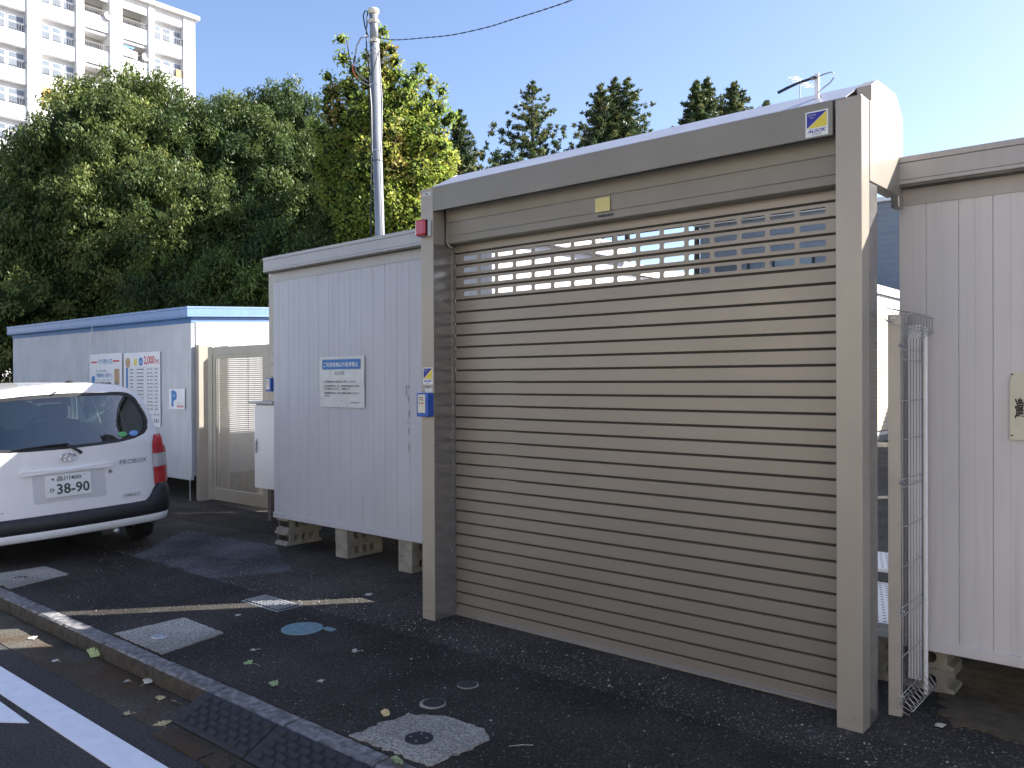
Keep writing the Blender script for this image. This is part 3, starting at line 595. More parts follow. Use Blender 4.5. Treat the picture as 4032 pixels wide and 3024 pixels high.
# ================================================================== GATE, PILLAR, CABINET
ga = thing('mesh_gate', 'tan steel gate with perforated sheet between the blue-trimmed and grey sheds', 'gate', (-9.0, 5.47, 0))
B('gate_post', 'tan', ga, -9.916+.02, -9.82, 5.45, 5.72, 0, 1.985, bevel=.004); B('post_side_panel', 'tan', ga, -9.818, -9.63, 5.74, 5.76, 0, 1.97)
B('stile', 'tan', ga, -9.62, -9.52, 5.46, 5.50, .05, 1.945, bevel=.003); B('stile', 'tan', ga, -8.40, -8.285, 5.46, 5.50, .05, 1.94, bevel=.003)
B('top_rail', 'tan', ga, -9.518, -8.402, 5.462, 5.498, 1.84, 1.94, bevel=.003); B('bottom_rail', 'tan', ga, -9.518, -8.402, 5.462, 5.498, .05, .20, bevel=.003)
B('inner_frame', 'tan', ga, -9.518, -9.455, 5.468, 5.49, .20, 1.84); B('inner_frame', 'tan', ga, -8.43, -8.402, 5.468, 5.49, .20, 1.84); B('inner_frame', 'tan', ga, -9.455, -8.43, 5.468, 5.49, 1.80, 1.84)
mb = MB(); x = -9.455
while x < -8.43: mb.box(x, x+.0100, 5.476, 5.4785, .20, 1.80); x += .0248
z = .20
while z < 1.80: mb.box(-9.455, -8.43, 5.4745, 5.476, z, z+.0105); z += .0238
mb.build('perforated_sheet', 'tan', ga)['kind'] = 'stuff'
B('handle', 'cream', ga, -8.47, -8.415, 5.40, 5.47, 1.12, 1.14, bevel=.004)
tp = thing('gate_pillar', 'tall tan steel pillar rising behind the left end of the grey shed', 'pillar', (-8.15, 5.47, 0))
B('pillar_body', 'tan', tp, -8.268, -8.0, 5.45, 5.70, 0, 2.757, bevel=.004)
for z in (1.83, 1.70, 1.56): B('slot_cover', 'jamb', tp, -8.235, -8.16, 5.447, 5.45, z, z+.012)
B('sun_block_panel', 'tan', tp, -8.0, -6.72, 5.50, 5.52, .0, 1.95)  # unseen panel added to stop sun slipping between pillar and grey shed
reader(-8.20, 5.445, 1.40, 'blue card reader with papers on it on the tall gate pillar')
cb = thing('meter_cabinet', 'narrow light grey cabinet with chrome handle at the corner of the grey shed', 'cabinet', (-8.0, 5.1, 0))
B('cabinet_body', 'trim', cb, -8.0, -7.62, 5.10, 5.26, .36, 1.27, bevel=.004); B('cabinet_door', 'decal_w', cb, -8.0, -7.62, 5.085, 5.10, .36, 1.255, bevel=.003)
B('rain_cap', 'trim', cb, -8.045, -7.60, 5.04, 5.28, 1.275, 1.30, bevel=.004); B('handle_plate', 'chrome', cb, -7.975, -7.935, 5.077, 5.085, .74, .90, bevel=.002); B('handle_lever', 'steel', cb, -7.963, -7.947, 5.062, 5.077, .77, .87, bevel=.003)
B('mounting_post', 'jamb', cb, -7.85, -7.80, 5.15, 5.2, 0, .36)
# mesh panel at the right
mf = thing('mesh_fence', 'narrow curled wire mesh panel on a tan post beside the right shed', 'mesh panel', (-1.06, 4.0, 0))
MB().prism([(-1.131, 3.955), (-1.079, 3.965), (-1.079, 3.995), (-1.083, 3.995), (-1.083, 3.969), (-1.131, 3.959)], 'z', -.01, 1.806).build('post', mat('pale_tan_post', (.47, .43, .37), .35, .1, .04, 5), mf, bevel=.001)
qd('white_tape', 'decal_w', mf, -1.122, -1.095, 3.954, 1.785, 1.797)
cX = -1.052
wz = [(-.03, .075), (.03, .05), (.045, .075), (.0, .135), (.0, 1.70), (.032, 1.735), (.032, 1.80), (.026, 1.812), (-.055, 1.828), (-.062, 1.82), (-.062, 1.775), (-.05, 1.765), (.02, 1.75)]
vw = None
for i in range(9):
    y = 3.87+i*.049
    if vw is None: vw = MB().tube([(dx, 0, z_) for dx, z_ in wz], .0021, 6).build('wire', 'wire', mf, local=True, smooth=True); o = vw
    else: o = dup(vw, mf)
    o.location = (cX+1.06, y-4.0, 0)
hw = None
for dx, z_ in ((0, .135), (0.0, .30), (0, .475), (0, .515), (0, .69), (0, .865), (0, 1.04), (0, 1.075), (0, 1.25), (0, 1.42), (0, 1.60), (0, 1.645), (.032, 1.735), (.032, 1.80), (-.055, 1.828), (-.062, 1.775), (.045, .075), (-.03, .075)):
    if hw is None: hw = MB().tube([(0, -.145, 0), (0, .275, 0)], .0021, 6).build('cross_wire', 'wire', mf, local=True, smooth=True); o = hw
    else: o = dup(hw, mf)
    o.location = (cX+1.06+dx+.004, 0, z_)
for y in (3.885, 4.24):
    for z_ in (1.665, 1.06, .495, .12): MB().disc((cX-.012, y, z_), .007, .02, 8, 'x').build('clamp_bolt', 'steel', mf)
wp = thing('white_channel', 'white painted steel channel standing behind the wire mesh panel', 'channel', (-1.07, 4.22, 0))
MB().prism([(-1.112, 4.205), (-1.060, 4.205), (-1.060, 4.235), (-1.066, 4.235), (-1.066, 4.212), (-1.112, 4.212)], 'z', .10, 1.77).build('channel_body', 'white2', wp, bevel=.001)
B('drain_pipe', 'white2', wp, -1.050, -1.032, 4.215, 4.235, .03, 1.76, bevel=.006)
bxr = thing('junction_box', 'small grey junction box under the right end of the shutter hood', 'junction box', (-1.14, 4.16, 2.3)); B('box_body', 'jamb', bxr, -1.165, -1.125, 4.12, 4.19, 2.315, 2.375, bevel=.006)
# ================================================================== inside the yard
st = thing('steel_step', 'white perforated steel steps in the gap right of the shutter', 'step', (-1.3, 5.3, 0))
for (y0, y1, z0, z1) in ((4.90, 5.88, .12, .145), (5.93, 6.5, .20, .225)):
    hs_ = []; 
    nx, nyy = 9, 7
    B('tread', 'white', st, -2.2, -1.15, y0, y1, z0, z1, bevel=.003); mbp = MB()
    for i in range(26):
        for j in range(int((y1-y0)/.06)):
            cxp = -2.17+i*.039+(.02 if j % 2 else 0); cyp = y0+.035+j*.06; mbp.add([(cxp-.008, cyp-.008, z1+.001), (cxp+.008, cyp-.008, z1+.001), (cxp+.008, cyp+.008, z1+.001), (cxp-.008, cyp+.008, z1+.001)], [(0, 1, 2, 3)])
    mbp.build('perforations', 'ink', st)['kind'] = 'stuff'
B('riser', 'jamb', st, -2.2, -1.15, 4.92, 4.94, .0, .119); B('leg', 'jamb', st, -2.18, -2.14, 5.95, 5.99, .0, .199); B('leg', 'jamb', st, -1.22, -1.18, 5.95, 5.99, .0, .199)
lk = thing('sun_block_sheet', 'added tall grey corrugated sheet blocking the sun just inside the shutter', 'sun blocker', (-2.6, 4.5, 0)); MB().strip([(-3.77+.05*k, 4.49+(.02 if k % 2 else 0)) for k in range(47)], 'z', .0, 2.14).build('sheet_face', 'trim', lk); B('sheet_rail', 'jamb', lk, -3.77, -1.5, 4.515, 4.53, 2.05, 2.13); B('sheet_rail', 'jamb', lk, -3.77, -1.5, 4.515, 4.53, .1, .18)  # unseen sheet added to narrow the strip of sun on the pavement
bn = thing('sun_block_bin', 'added low grey bin blocking the sun between the grey shed and the shutter', 'bin', (-3.8, 4.7, 0)); MB().prism([(-3.93, 4.53), (-3.60, 4.53), (-3.60, 4.85), (-3.93, 4.85)], 'z', 0, .70).build('bin_body', 'trim', bn, bevel=.01); B('bin_lid', 'jamb', bn, -3.94, -3.59, 4.52, 4.86, .70, .73)  # unseen bin added so the sunlit strip ends before the pillar
def container(label, x0, x1, y0, y1, h, face=1, pitch=1.9):
    t = thing('storage_container', label, 'container', ((x0+x1)/2, (y0+y1)/2, 0), group='white storage containers inside the yard')
    B('body', 'whitem', t, x0, x1, y0, y1, .15, h-.22); B('roof_fascia', 'whitem', t, x0-.06, x1+.06, y0-.06, y1+.06, h-.2, h); B('eaves_gap', 'shadowgap', t, x0-.01, x1+.01, y0-.01, y1+.01, h-.218, h-.202)
    B('plinth', 'steel', t, x0, x1+.02, y0, y1, .0, .148)
    y = y0+.15; dm = None
    while y+pitch < y1:
        z0, z1, yy0, yy1 = .25, h-.75, y+.08, y+pitch-.08
        mb = MB(); z = z0
        while z < z1: mb.strip([(x1+.004, z), (x1+.004, z+.012), (x1+.018, z+.016), (x1+.018, z+.094), (x1+.004, z+.098)], 'y', yy0, yy1); z += .1
        # strip() on y sweeps an x,z profile
        mb.build('shutter_door', 'cream', t); B('door_gap', 'ink', t, x1, x1+.003, yy0-.03, yy1+.03, z0-.02, z1+.06)
        B('door_post', 'whitem', t, x1, x1+.05, y-.06, y+.06, .15, z1+.1); y += pitch
    return t
container('white container row, seen through the left slots of the shutter', -10.6, -8.4, 9.4, 19, 3.7)
container('white container row, seen through the middle slots of the shutter', -10.6, -8.9, 19.5, 26, 3.9)
container('white container standing behind the gate, mostly hidden by the grey shed', -8.35, -7.1, 7.2, 11, 2.5)
container('low white container standing just behind the warm white shed', -1.05, 1.2, 6.6, 13.6, 2.85)
container('white container furthest along behind the warm white shed', -3.35, -1.0, 14, 22, 3.0)
container('white container with ribbed doors in the gap beside the right pillar', -8.2, -6.2, 20.3, 27.5, 3.75, pitch=1.5)
ho = thing('neighbour_house', 'blue grey sided house seen in the gap beside the right pillar', 'house', (-8, 30, 0))
B('wall', 'siding', ho, -15.1, 3.0, 29.0, 37, 0, 7.35)
sdg = None
for k in range(36):
    if sdg is None: sdg = MB().prism([(29.0, 0), (28.985, 0), (28.996, .2), (29.0, .2)], 'x', -15.1, 3.0).build('siding_board', 'siding', ho); o = sdg
    else: o = dup(sdg, ho)
    o.location = (0, 0, k*.204)
B('roof', 'whitem', ho, -15.3, 3.2, 28.8, 37.2, 7.36, 7.5)
for xw, zw in ((-12.2, 4.9), (-14.6, 4.9)):
    f_ = B('window', 'blackpl', ho, xw, xw+1.5, 28.93, 28.98, zw, zw+1.0); B('pane', 'winglass', f_, xw+.08, xw+1.42, 28.92, 28.93, zw+.08, zw+.92)
B('downpipe', 'white', ho, -7.05, -6.92, 28.86, 28.95, 0, 7.3)
# roof antenna far away
ta = thing('tv_antenna', 'white television aerial on a thin mast beyond the shutter hood', 'aerial', tuple(at(3150, 600, 19)))
pb, pt = at(3150, 470, 19), at(3150, 335, 19)
MB().tube([Vector((pb.x, pb.y, pb.z-.6)), pt], .015, 6).build('mast', 'steel', ta); q0, q1 = at(3125, 305, 19), at(3190, 343, 19.3)
MB().tube([q0, q1], .015, 6).build('boom', 'white', ta)
for k in range(6):
    c = q0.lerp(q1, k/5); d = RT*.16+UP*.05+FW*.1; MB().tube([c-d, c+d], .008, 5).build('element', 'white', ta)
c = at(3125, 315, 19)
for k in range(3): MB().tube([c+UP*(.05-k*.05)-RT*.12, c+UP*(.05-k*.05)+RT*.03], .008, 5).build('element', 'white', ta)
# ================================================================== utility pole
pole = thing('utility_pole', 'grey steel pole with cables and cream clamps rising behind the grey shed', 'pole', (-9.62, 8.24, 0))
ptop = at(1470, 46, 12.5); pbot = at(1496, 930, 12.5); dz = (ptop-pbot)/(ptop.z-pbot.z); base = ptop+dz*(0-ptop.z)
pp = lambda z: ptop+dz*(z-ptop.z)
MB().tube([base, pp(6.611)], .071, 24).build('pole_shaft', 'polesteel', pole, smooth=True); MB().tube([pp(6.6), pp(7.065)], .0625, 24).build('pole_upper', 'polesteel', pole, smooth=True)
MB().tube([pp(7.031), pp(7.048), pp(7.1), pp(7.111)], [.066, .085, .085, .068], 24).build('pole_cap', 'cream', pole, smooth=True)
for z in (6.918, 6.622): MB().tube([pp(z-.022), pp(z-.02), pp(z+.02), pp(z+.022)], [.068, .082, .082, .068], 24).build('clamp', 'cream', pole); MB().tube([pp(z)+RT*.03-FW*.08, pp(z)+RT*.03-FW*.10], .02, 10).build('clamp_bolt', 'cream', pole)
for z in (6.497, 6.429, 5.963, 4.975): MB().tube([pp(z-.008), pp(z+.008)], .076, 24).build('band', 'steel', pole)
MB().tube([pp(4.815), pp(4.825)], .076, 24).build('band', 'cable', pole)
def pt3(px, py, d=12.42): return at(px, py, d)
MB().tube([pt3(1450, 145), pt3(1436, 100), pt3(1430, 60), pt3(1438, 42), pt3(1447, 45), pt3(1445, 90), pt3(1442, 150), pt3(1444, 200), pt3(1450, 235), pt3(1456, 300)], .010, 8).build('black_loop', 'cable', pole, smooth=True)
MB().tube([pt3(1446, 140), pt3(1420, 150), pt3(1405, 180), pt3(1399, 215), pt3(1396, 245)], .013, 8).build('grey_lead', 'cable_g', pole, smooth=True)
MB().tube([pt3(1398, 222), pt3(1394, 246)], .016, 8).build('sleeve', 'cable', pole)
MB().tube([pt3(1392, 246), pt3(1388, 270), pt3(1398, 295), pt3(1408, 308)], .008, 6).build('orange_lead', 'cable_o', pole, smooth=True)
MB().tube([pt3(1397, 246), pt3(1402, 280), pt3(1425, 305), pt3(1450, 322)], .008, 6).build('lead', 'cable_g', pole, smooth=True); MB().tube([pt3(1408, 308), pt3(1425, 322), pt3(1450, 335)], .007, 6).build('lead', 'cable_g', pole, smooth=True)
MB().tube([pt3(1452, 235), pt3(1455, 320), pt3(1461, 500), pt3(1462, 700), pt3(1460, 960)], .009, 8).build('riser_cable', 'cable', pole, smooth=True)
MB().tube([pt3(1456, 330), pt3(1463, 420), pt3(1466, 600)], .007, 8).build('riser_cable', 'cream', pole, smooth=True)
MB().tube([pt3(1491, 200), pt3(1497, 290), pt3(1504, 400), pt3(1503, 520), pt3(1497, 620), pt3(1503, 800), pt3(1507, 960)], .010, 8).build('riser_cable', 'cable_g', pole, smooth=True)
MB().tube([pt3(1489, 205), pt3(1478, 250), pt3(1468, 280), pt3(1453, 300)], .006, 6).build('lead', 'cable', pole, smooth=True)
ow = thing('overhead_cable', 'thin twisted black cable running from the pole across the sky', 'cable', tuple(at(1487, 148, 12.4)))
wp_ = [(1487, 148, 12.4), (1555, 157, 12), (1669, 149, 11.5), (1783, 137, 11), (1920, 107, 10.5), (2016, 77, 10), (2130, 42, 9.6), (2253, 0, 9.2), (2500, -95, 8.5), (3000, -330, 7)]
cps = [at(*p) for p in wp_]; fine = []
for i in range(len(cps)-1):
    p0, p1, p2, p3 = cps[max(i-1, 0)], cps[i], cps[i+1], cps[min(i+2, len(cps)-1)]
    for k in range(24):
        t = k/24; fine.append(.5*((2*p1)+(p2-p0)*t+(2*p0-5*p1+4*p2-p3)*t*t+(-p0+3*p1-3*p2+p3)*t**3))
for ph in (0, math.pi): MB().tube([p+UP*.0045*math.cos(i*.55+ph)+FW*.0045*math.sin(i*.55+ph) for i, p in enumerate(fine)], .0042, 5).build('cable_strand', 'cable', ow, smooth=True)
rope = thing('guy_string', 'thin white string hanging from the blue roof trim behind the car', 'string', (-12.7, 5.35, 2.3)); MB().tube([(-12.62, 5.33, 2.33), (-12.72, 5.34, 2.0), (-12.92, 5.35, 1.5)], .006, 5).build('string_strand', 'decal_w', rope)
# ================================================================== CAR
cr_ = thing('parked_car', 'white compact van parked at the left edge, seen from behind', 'car', (-7.315, 2.930, -.034)); cr_.rotation_euler = (0, -.055, math.radians(80.29))
def yr(x, z): return .015+.15*(abs(x)/.85)**5+max(0, z-1.0)*.26+.03*(abs(x)/.85)**2
TPL = [(.74, .20), (.83, .24), (.8475, .45), (.8475, .66), (.845, .86), (.825, .97), (.795, 1.05), (.745, 1.25), (.69, 1.38), (.61, 1.455), (.49, 1.505), (.25, 1.535), (0, 1.545)]
RT_ = [(.74, .30), (.79, .40), (.80, .46), (.82, .60), (.83, .85), (.815, .95), (.78, 1.04), (.735, 1.22), (.67, 1.38), (.60, 1.44), (.48, 1.495), (.25, 1.530), (0, 1.540)]
stn = []   # (y list per point, points)
def sec(y, tp=TPL, f=lambda i, x, z: (x, z)):
    return [(f(i, x, z)[0], y, f(i, x, z)[1]) for i, (x, z) in enumerate(tp)]
rear = [(x, yr(x, z), z) for x, z in RT_]
def arch(y, cy):
    d = abs(y-cy); return .30+math.sqrt(max(0, .34**2-d*d)) if d < .34 else .20
def fz_(y):
    a_ = max(arch(y, .80), arch(y, 3.35))
    return lambda i, x, z: (x, max(z, a_+.0005*i) if i < 3 else z)
def nose(y, wx, dz): return lambda i, x, z: (x*wx, max(z, arch(y, 3.35)) if i < 3 else min(z, 1.0-dz) if i > 4 else z*(1-dz*.5))
secs = [rear]+[sec(y, f=fz_(y)) for y in (.30, .46, .52, .62, .72, .80, .88, .98, 1.08, 1.14, 1.7, 2.3, 2.72, 3.0)]
low = secs+[sec(3.10, f=nose(3.1, 1, .0)), sec(3.3, f=nose(3.3, 1, .02)), sec(3.5, f=nose(3.5, .995, .05)), sec(3.7, f=nose(3.7, .98, .09)), sec(3.95, f=nose(3.95, .93, .17)), sec(4.12, f=nose(4.12, .84, .28)), sec(4.17, f=nose(4.17, .75, .5))]
def loft(sl, i0, i1, name, m, close=False, sm=True, par=None):
    mb = MB(); n = i1-i0+1
    for sgn in (1, -1):
        k = len(mb.v); mb.v += [(sgn*p[0], p[1], p[2]) for s_ in sl for p in s_[i0:i1+1]]
        mb.f += [(k+a_*n+b_, k+a_*n+b_+1, k+(a_+1)*n+b_+1, k+(a_+1)*n+b_) for a_ in range(len(sl)-1) for b_ in range(n-1)]
    if close:
        k = len(low[0])
    return mb.build(name, m, par or cr_, local=True, smooth=sm)
bd = loft(low, 0, 5, 'body', 'carpaint')
hood_ = MB(); hs2 = [s_[5] for s_ in low if s_[1][1] >= 2.99]
for p in hs2: hood_.v += [(-p[0], p[1], p[2]), (-p[0]*.5, p[1]+.02, p[2]+.04), (0, p[1]+.03, p[2]+.05), (p[0]*.5, p[1]+.02, p[2]+.04), (p[0], p[1], p[2])]
hood_.f = [(a_*5+b_, a_*5+b_+1, a_*5+b_+6, a_*5+b_+5) for a_ in range(len(hs2)-1) for b_ in range(4)]; hood_.build('bonnet', 'carpaint', cr_, local=True, smooth=True)
roofs = [[(x, yr(x, z)+.0, z) for x, z in RT_]]+[sec(y) for y in (.30, .6, 1.2, 1.8, 2.3, 2.7)]
rf_ = loft(roofs, 8, 12, 'roof', 'carpaint')
for sgn in (1, -1): MB().tube([(sgn*.50, .5, 1.512), (sgn*.50, 1.5, 1.513), (sgn*.50, 2.6, 1.512)], .009, 6).build('roof_channel', 'blackpl', rf_, local=True)
for (ya, yb2) in ((None, .42), (1.10, 1.22), (2.02, 2.12)):
    a_ = rear if ya is None else sec(ya); loft([a_, sec(yb2)] if ya is not None else [rear, sec(.30), sec(.42)], 5, 8, 'pillar', 'carpaint')
for (ya, yb2) in ((.42, 1.10), (1.22, 2.02), (2.12, 2.75)): loft([sec(ya, f=lambda i, x, z: (x-.008, z)), sec(yb2, f=lambda i, x, z: (x-.008, z))], 5, 8, 'side_window', 'glass', sm=False)
for sgn in (1, -1): MB().tube([(sgn*.66, 2.70, 1.42), (sgn*.80, 3.40, .97)], .035, 8).build('front_pillar', 'carpaint', cr_, local=True)
MB().add([(-.66, 2.70, 1.45), (.66, 2.70, 1.45), (.78, 3.42, .97), (-.78, 3.42, .97)], [(0, 1, 2, 3)]).build('windscreen', 'glass', cr_, local=True)
# tailgate ring around the window opening
win = [(0, 1.000), (.25, 1.002), (.42, 1.008), (.55, 1.025), (.64, 1.055), (.685, 1.10), (.695, 1.16), (.675, 1.24), (.64, 1.32), (.60, 1.38), (.55, 1.42), (.48, 1.436), (.25, 1.446), (0, 1.448)]
def closed(h): return h+[(-x, z) for x, z in h[::-1] if x > 1e-6]
wo = closed(win); oo = closed([(0, .46), (.5, .46), (.72, .463)]+RT_[2:])
def hit(poly, c, t):
    d = (math.cos(t), math.sin(t)); best = 0
    for i in range(len(poly)):
        (x1, y1), (x2, y2) = poly[i], poly[(i+1) % len(poly)]; ex, ey = x2-x1, y2-y1; den = d[0]*ey-d[1]*ex
        if abs(den) < 1e-9: continue
        u = ((x1-c[0])*ey-(y1-c[1])*ex)/den; v = ((x1-c[0])*d[1]-(y1-c[1])*d[0])/den
        if u > 0 and -1e-6 <= v <= 1+1e-6: best = max(best, u)
    return (c[0]+d[0]*best, c[1]+d[1]*best)
K = 144; cc = (0, 1.2); ang = [2*math.pi*k/K for k in range(K)]
W0 = [hit(wo, cc, t) for t in ang]; O0 = [hit(oo, cc, t) for t in ang]
def ringmesh(A, Bp, m_, off0, off1, name, mt, sm=True):
    mb = MB()
    for j in range(m_+1):
        f = j/m_
        for k in range(K):
            x = A[k][0]*(1-f)+Bp[k][0]*f; z = A[k][1]*(1-f)+Bp[k][1]*f; mb.v.append((x, yr(x, z)+off0*(1-f)+off1*f, z))
    mb.f = [(j*K+k, j*K+(k+1) % K, (j+1)*K+(k+1) % K, (j+1)*K+k) for j in range(m_) for k in range(K)]; return mb.build(name, mt, cr_, local=True, smooth=sm)
Wb = [(x*1.0+(.008*math.cos(t)), z+.008*math.sin(t)) for (x, z), t in zip(W0, ang)]
tg = ringmesh(Wb, O0, 9, 0, 0, 'tailgate', 'carpaint')
Win = [(x*.955, 1.2+(z-1.2)*.90) for x, z in W0]
ringmesh(Win, W0, 1, .004, .002, 'window_seal', 'blackpl')
gl = MB(); gl.v = [(0, yr(0, 1.2)+.006, 1.2)]
for f in (.25, .5, .75, 1.0):
    for (x, z) in W0: X_, Z_ = x*f, 1.2+(z-1.2)*f; gl.v.append((X_, yr(X_, Z_)+.006, Z_))
gl.f = [(0, 1+k, 1+(k+1) % K) for k in range(K)]+[(1+j*K+k, 1+j*K+(k+1) % K, 1+(j+1)*K+(k+1) % K, 1+(j+1)*K+k) for j in range(3) for k in range(K)]
rw = gl.build('rear_window', 'glass', cr_, local=True, smooth=True)
def patch(pts, name, m_, par, off, rim=None):
    n = len(pts); cx = sum(p[0] for p in pts)/n; cz = sum(p[1] for p in pts)/n; mb = MB(); mb.v = [(cx, yr(cx, cz)-off, cz)]+[(x, yr(x, z)-off, z) for x, z in pts]+[(x, yr(x, z)+.004, z) for x, z in pts]
    mb.f = [(0, 1+k, 1+(k+1) % n) for k in range(n)]+[(1+k, 1+(k+1) % n, 1+n+(k+1) % n, 1+n+k) for k in range(n)]; return mb.build(name, m_, par, local=True)
def ell(cx, cz, a_, b_, n=28): return [(cx+a_*math.cos(2*math.pi*k/n), cz+b_*math.sin(2*math.pi*k/n)) for k in range(n)]
patch(ell(.46, 1.070, .036, .022), 'green_sticker', 'inkgreen', rw, .002); patch(ell(.555, 1.070, .040, .024), 'blue_sticker', mat('sticker_blue', (.16, .32, .68), .4), rw, .002)
text('低排出ガス', 'sticker_print', 'decal_w', rw, .535, lambda x, z: yr(x, z)-.004, 1.072, .045, .010, axis='carrear', local=True)
patch(rrect(-.20, .06, 1.385, 1.425, .012), 'stop_lamp', 'redlens', rw, -.014)
# badge outline lettering, number plate and emblem
yo = lambda o_: (lambda x, z: yr(x, z)-o_)
text('PROBOX', 'badge', 'inkgrey', cr_, .415, yo(.004), .808, .235, .040, axis='carrear', local=True, bold=.0)
hg = MB(); hp = rrect(-.352, .360, .800, .842, .018); hg = patch(hp, 'handle_garnish', 'carpaint', cr_, .022)
patch(rrect(-.26, .29, .560, .797, .02), 'plate_recess', mat('recess_shade_grey', (.55, .56, .57), .4), cr_, .0035)  # grey patch around the plate, recess shade put into its colour
pl = thing_part = patch(rrect(-.172, .176, .600, .785, .012), 'number_plate', 'decal_w', cr_, .012); pm2 = mat('plate_green_ink', (.03, .06, .05), .5)
M['plateink'] = pm2
text('品川400', 'plate_lettering', 'plateink', pl, -.085, yo(.0145), .733, .185, .040, axis='carrear', local=True, bold=.01); text('ひ', 'plate_lettering', 'plateink', pl, -.140, yo(.0145), .645, .035, .034, axis='carrear', local=True, bold=.02)
text('38-90', 'plate_lettering', 'plateink', pl, -.088, yo(.0145), .622, .248, .088, axis='carrear', local=True, bold=.018)
patch(ell(-.115, .753, .010, .010, 14), 'plate_seal', 'chrome', pl, .016); patch(ell(.125, .768, .006, .004, 10), 'plate_bolt', 'steel', pl, .016)
em = MB()
def eltube(cx, cz, a_, b_, r_): return MB().tube([(cx+a_*math.cos(2*math.pi*k/32), yr(0, .95)-.016, cz+b_*math.sin(2*math.pi*k/32)) for k in range(33)], r_, 8)
e1 = eltube(.010, .925, .054, .036, .006).build('emblem', 'chrome', cr_, local=True, smooth=True)
eltube(.010, .925, .016, .034, .004).build('emblem_loop', 'chrome', e1, local=True, smooth=True); eltube(.010, .939, .040, .017, .004).build('emblem_loop', 'chrome', e1, local=True, smooth=True)
lkk = patch(ell(.332, .762, .016, .016, 16), 'lock', 'steel', cr_, .008); patch(ell(.332, .762, .006, .010, 12), 'keyhole', 'ink', lkk, .0095)
text('トヨタ東京カローラ', 'dealer_sticker', 'ink', cr_, .432, yo(.003), .525, .135, .016, axis='carrear', local=True, bold=.02)
patch(rrect(.425, .575, .5185, .5205, .0008), 'dealer_line', 'ink', cr_, .002); patch(rrect(.425, .575, .546, .548, .0008), 'dealer_line', 'ink', cr_, .002)
text('400kg', 'load_mark', 'inkgrey', cr_, -.56, yo(.003), .518, .085, .016, axis='carrear', local=True)
# wiper
wb = MB().tube([(.112, yr(.1, .95)-.012, .950), (.095, yr(.1, .97)-.022, .968), (.005, yr(0, 1.03)-.022, 1.028)], [.014, .012, .009], 8).build('wiper_arm', 'blackpl', cr_, local=True, smooth=True)
MB().tube([(.02, yr(0, 1.03)-.016, 1.034), (-.12, yr(.1, 1.03)-.012, 1.034), (-.40, yr(.4, 1.02)-.010, 1.022)], [.010, .009, .004], 6).build('wiper_blade', 'rubber', wb, local=True, smooth=True)
MB().tube([(-.03, yr(0, 1.46)-.002, 1.468), (-.03, yr(0, 1.46)-.022, 1.470)], .008, 8).build('washer_nozzle', 'blackpl', cr_, local=True)
MB().tube([(.17, .55, 1.54), (.17, .56, 1.555)], [.035, .012], 10).build('antenna_base', 'blackpl', cr_, local=True)
# lamps
def lamp(sgn):
    root_ = None
    for (z0, z1, m_, nm) in ((.595, .745, 'redlens', 'stop_lens'), (.748, .865, 'clearlens', 'indicator_lens'), (.868, 1.035, 'redlens', 'tail_lens')):
        mb = MB(); n1, n2 = 5, 8
        for i in range(n1+1):
            z = z0+(z1-z0)*i/n1; xi = .700+(.012 if z < .95 else .012+(z-.95)*.28); bul = .022 if z < .98 else .022*(1.035-z)/.055+.002
            for j in range(n2+1):
                f = j/n2
                if f < .6: x = xi+(.842-xi)*(f/.6); y = yr(x, z)-bul*(.35+.65*min(1, f*6))
                else: x = .842+.010*min(1, (1.0-f)*4); y = yr(.842, z)-bul+(f-.6)*.34
                x = min(x, (.852 if z < .9 else .852-(z-.9)*.30)); mb.v.append((sgn*x, y, z))
        mb.f = [(i*(n2+1)+j, i*(n2+1)+j+1, (i+1)*(n2+1)+j+1, (i+1)*(n2+1)+j) for i in range(n1) for j in range(n2)]
        if root_ is None: root_ = mb.build('tail_light', m_, cr_, local=True, smooth=True)
        else: mb.build(nm, m_, root_, local=True, smooth=True)
lamp(1); lamp(-1)
# bumpers
def sweep(path, prof, name, m_, top=None):
    mb = MB(); n = len(prof)
    for i, (x, y) in enumerate(path):
        x0, y0 = path[max(i-1, 0)]; x1, y1 = path[min(i+1, len(path)-1)]; tx, ty = x1-x0, y1-y0; l_ = math.hypot(tx, ty); nx, ny_ = ty/l_, -tx/l_
        zt_ = None if top is None else top(x)
        for (d, z) in prof: mb.v.append((x+nx*d, y+ny_*d, z if top is None else .336+(z-.336)*(zt_-.336)/.264))
    mb.f = [(i*n+k, i*n+k+1, (i+1)*n+k+1, (i+1)*n+k) for i in range(len(path)-1) for k in range(n-1)]; return mb.build(name, m_, cr_, local=True, smooth=True)
pth = [(-.835, .50), (-.835, .30), (-.825, .19), (-.79, .12), (-.74, .09), (-.70, .07), (-.66, .06), (-.62, .052), (-.5, .035), (-.25, .01), (0, 0), (.25, .01), (.5, .035), (.62, .052), (.66, .06), (.70, .07), (.74, .09), (.79, .12), (.825, .19), (.835, .30), (.835, .50)]
sweep(pth, [(-.05, .60), (0, .602), (.02, .59), (.035, .55), (.038, .44), (.030, .35), (.018, .336)], 'rear_bumper', 'blackpl', lambda x: .462+.135*min(1, max(0, (abs(x)-.64)/.10))); sweep(pth, [(.018, .335), (.022, .325), (.012, .275), (-.02, .262)], 'bumper_skirt', 'carpaint'); sweep(pth, [(-.06, .50), (-.03, .47), (.005, .44)], 'bumper_filler', 'blackpl')
MB().box(-.70, .70, .14, 4.0, .26, .34).build('underbody', 'drk', cr_, local=True)
MB().box(-.76, .76, .2, 3.3, .60, .63).build('load_floor', 'seat', cr_, local=True)
MB().prism([(-.9, .34), (.9, .34)], 'y', 0, .1) if False else None
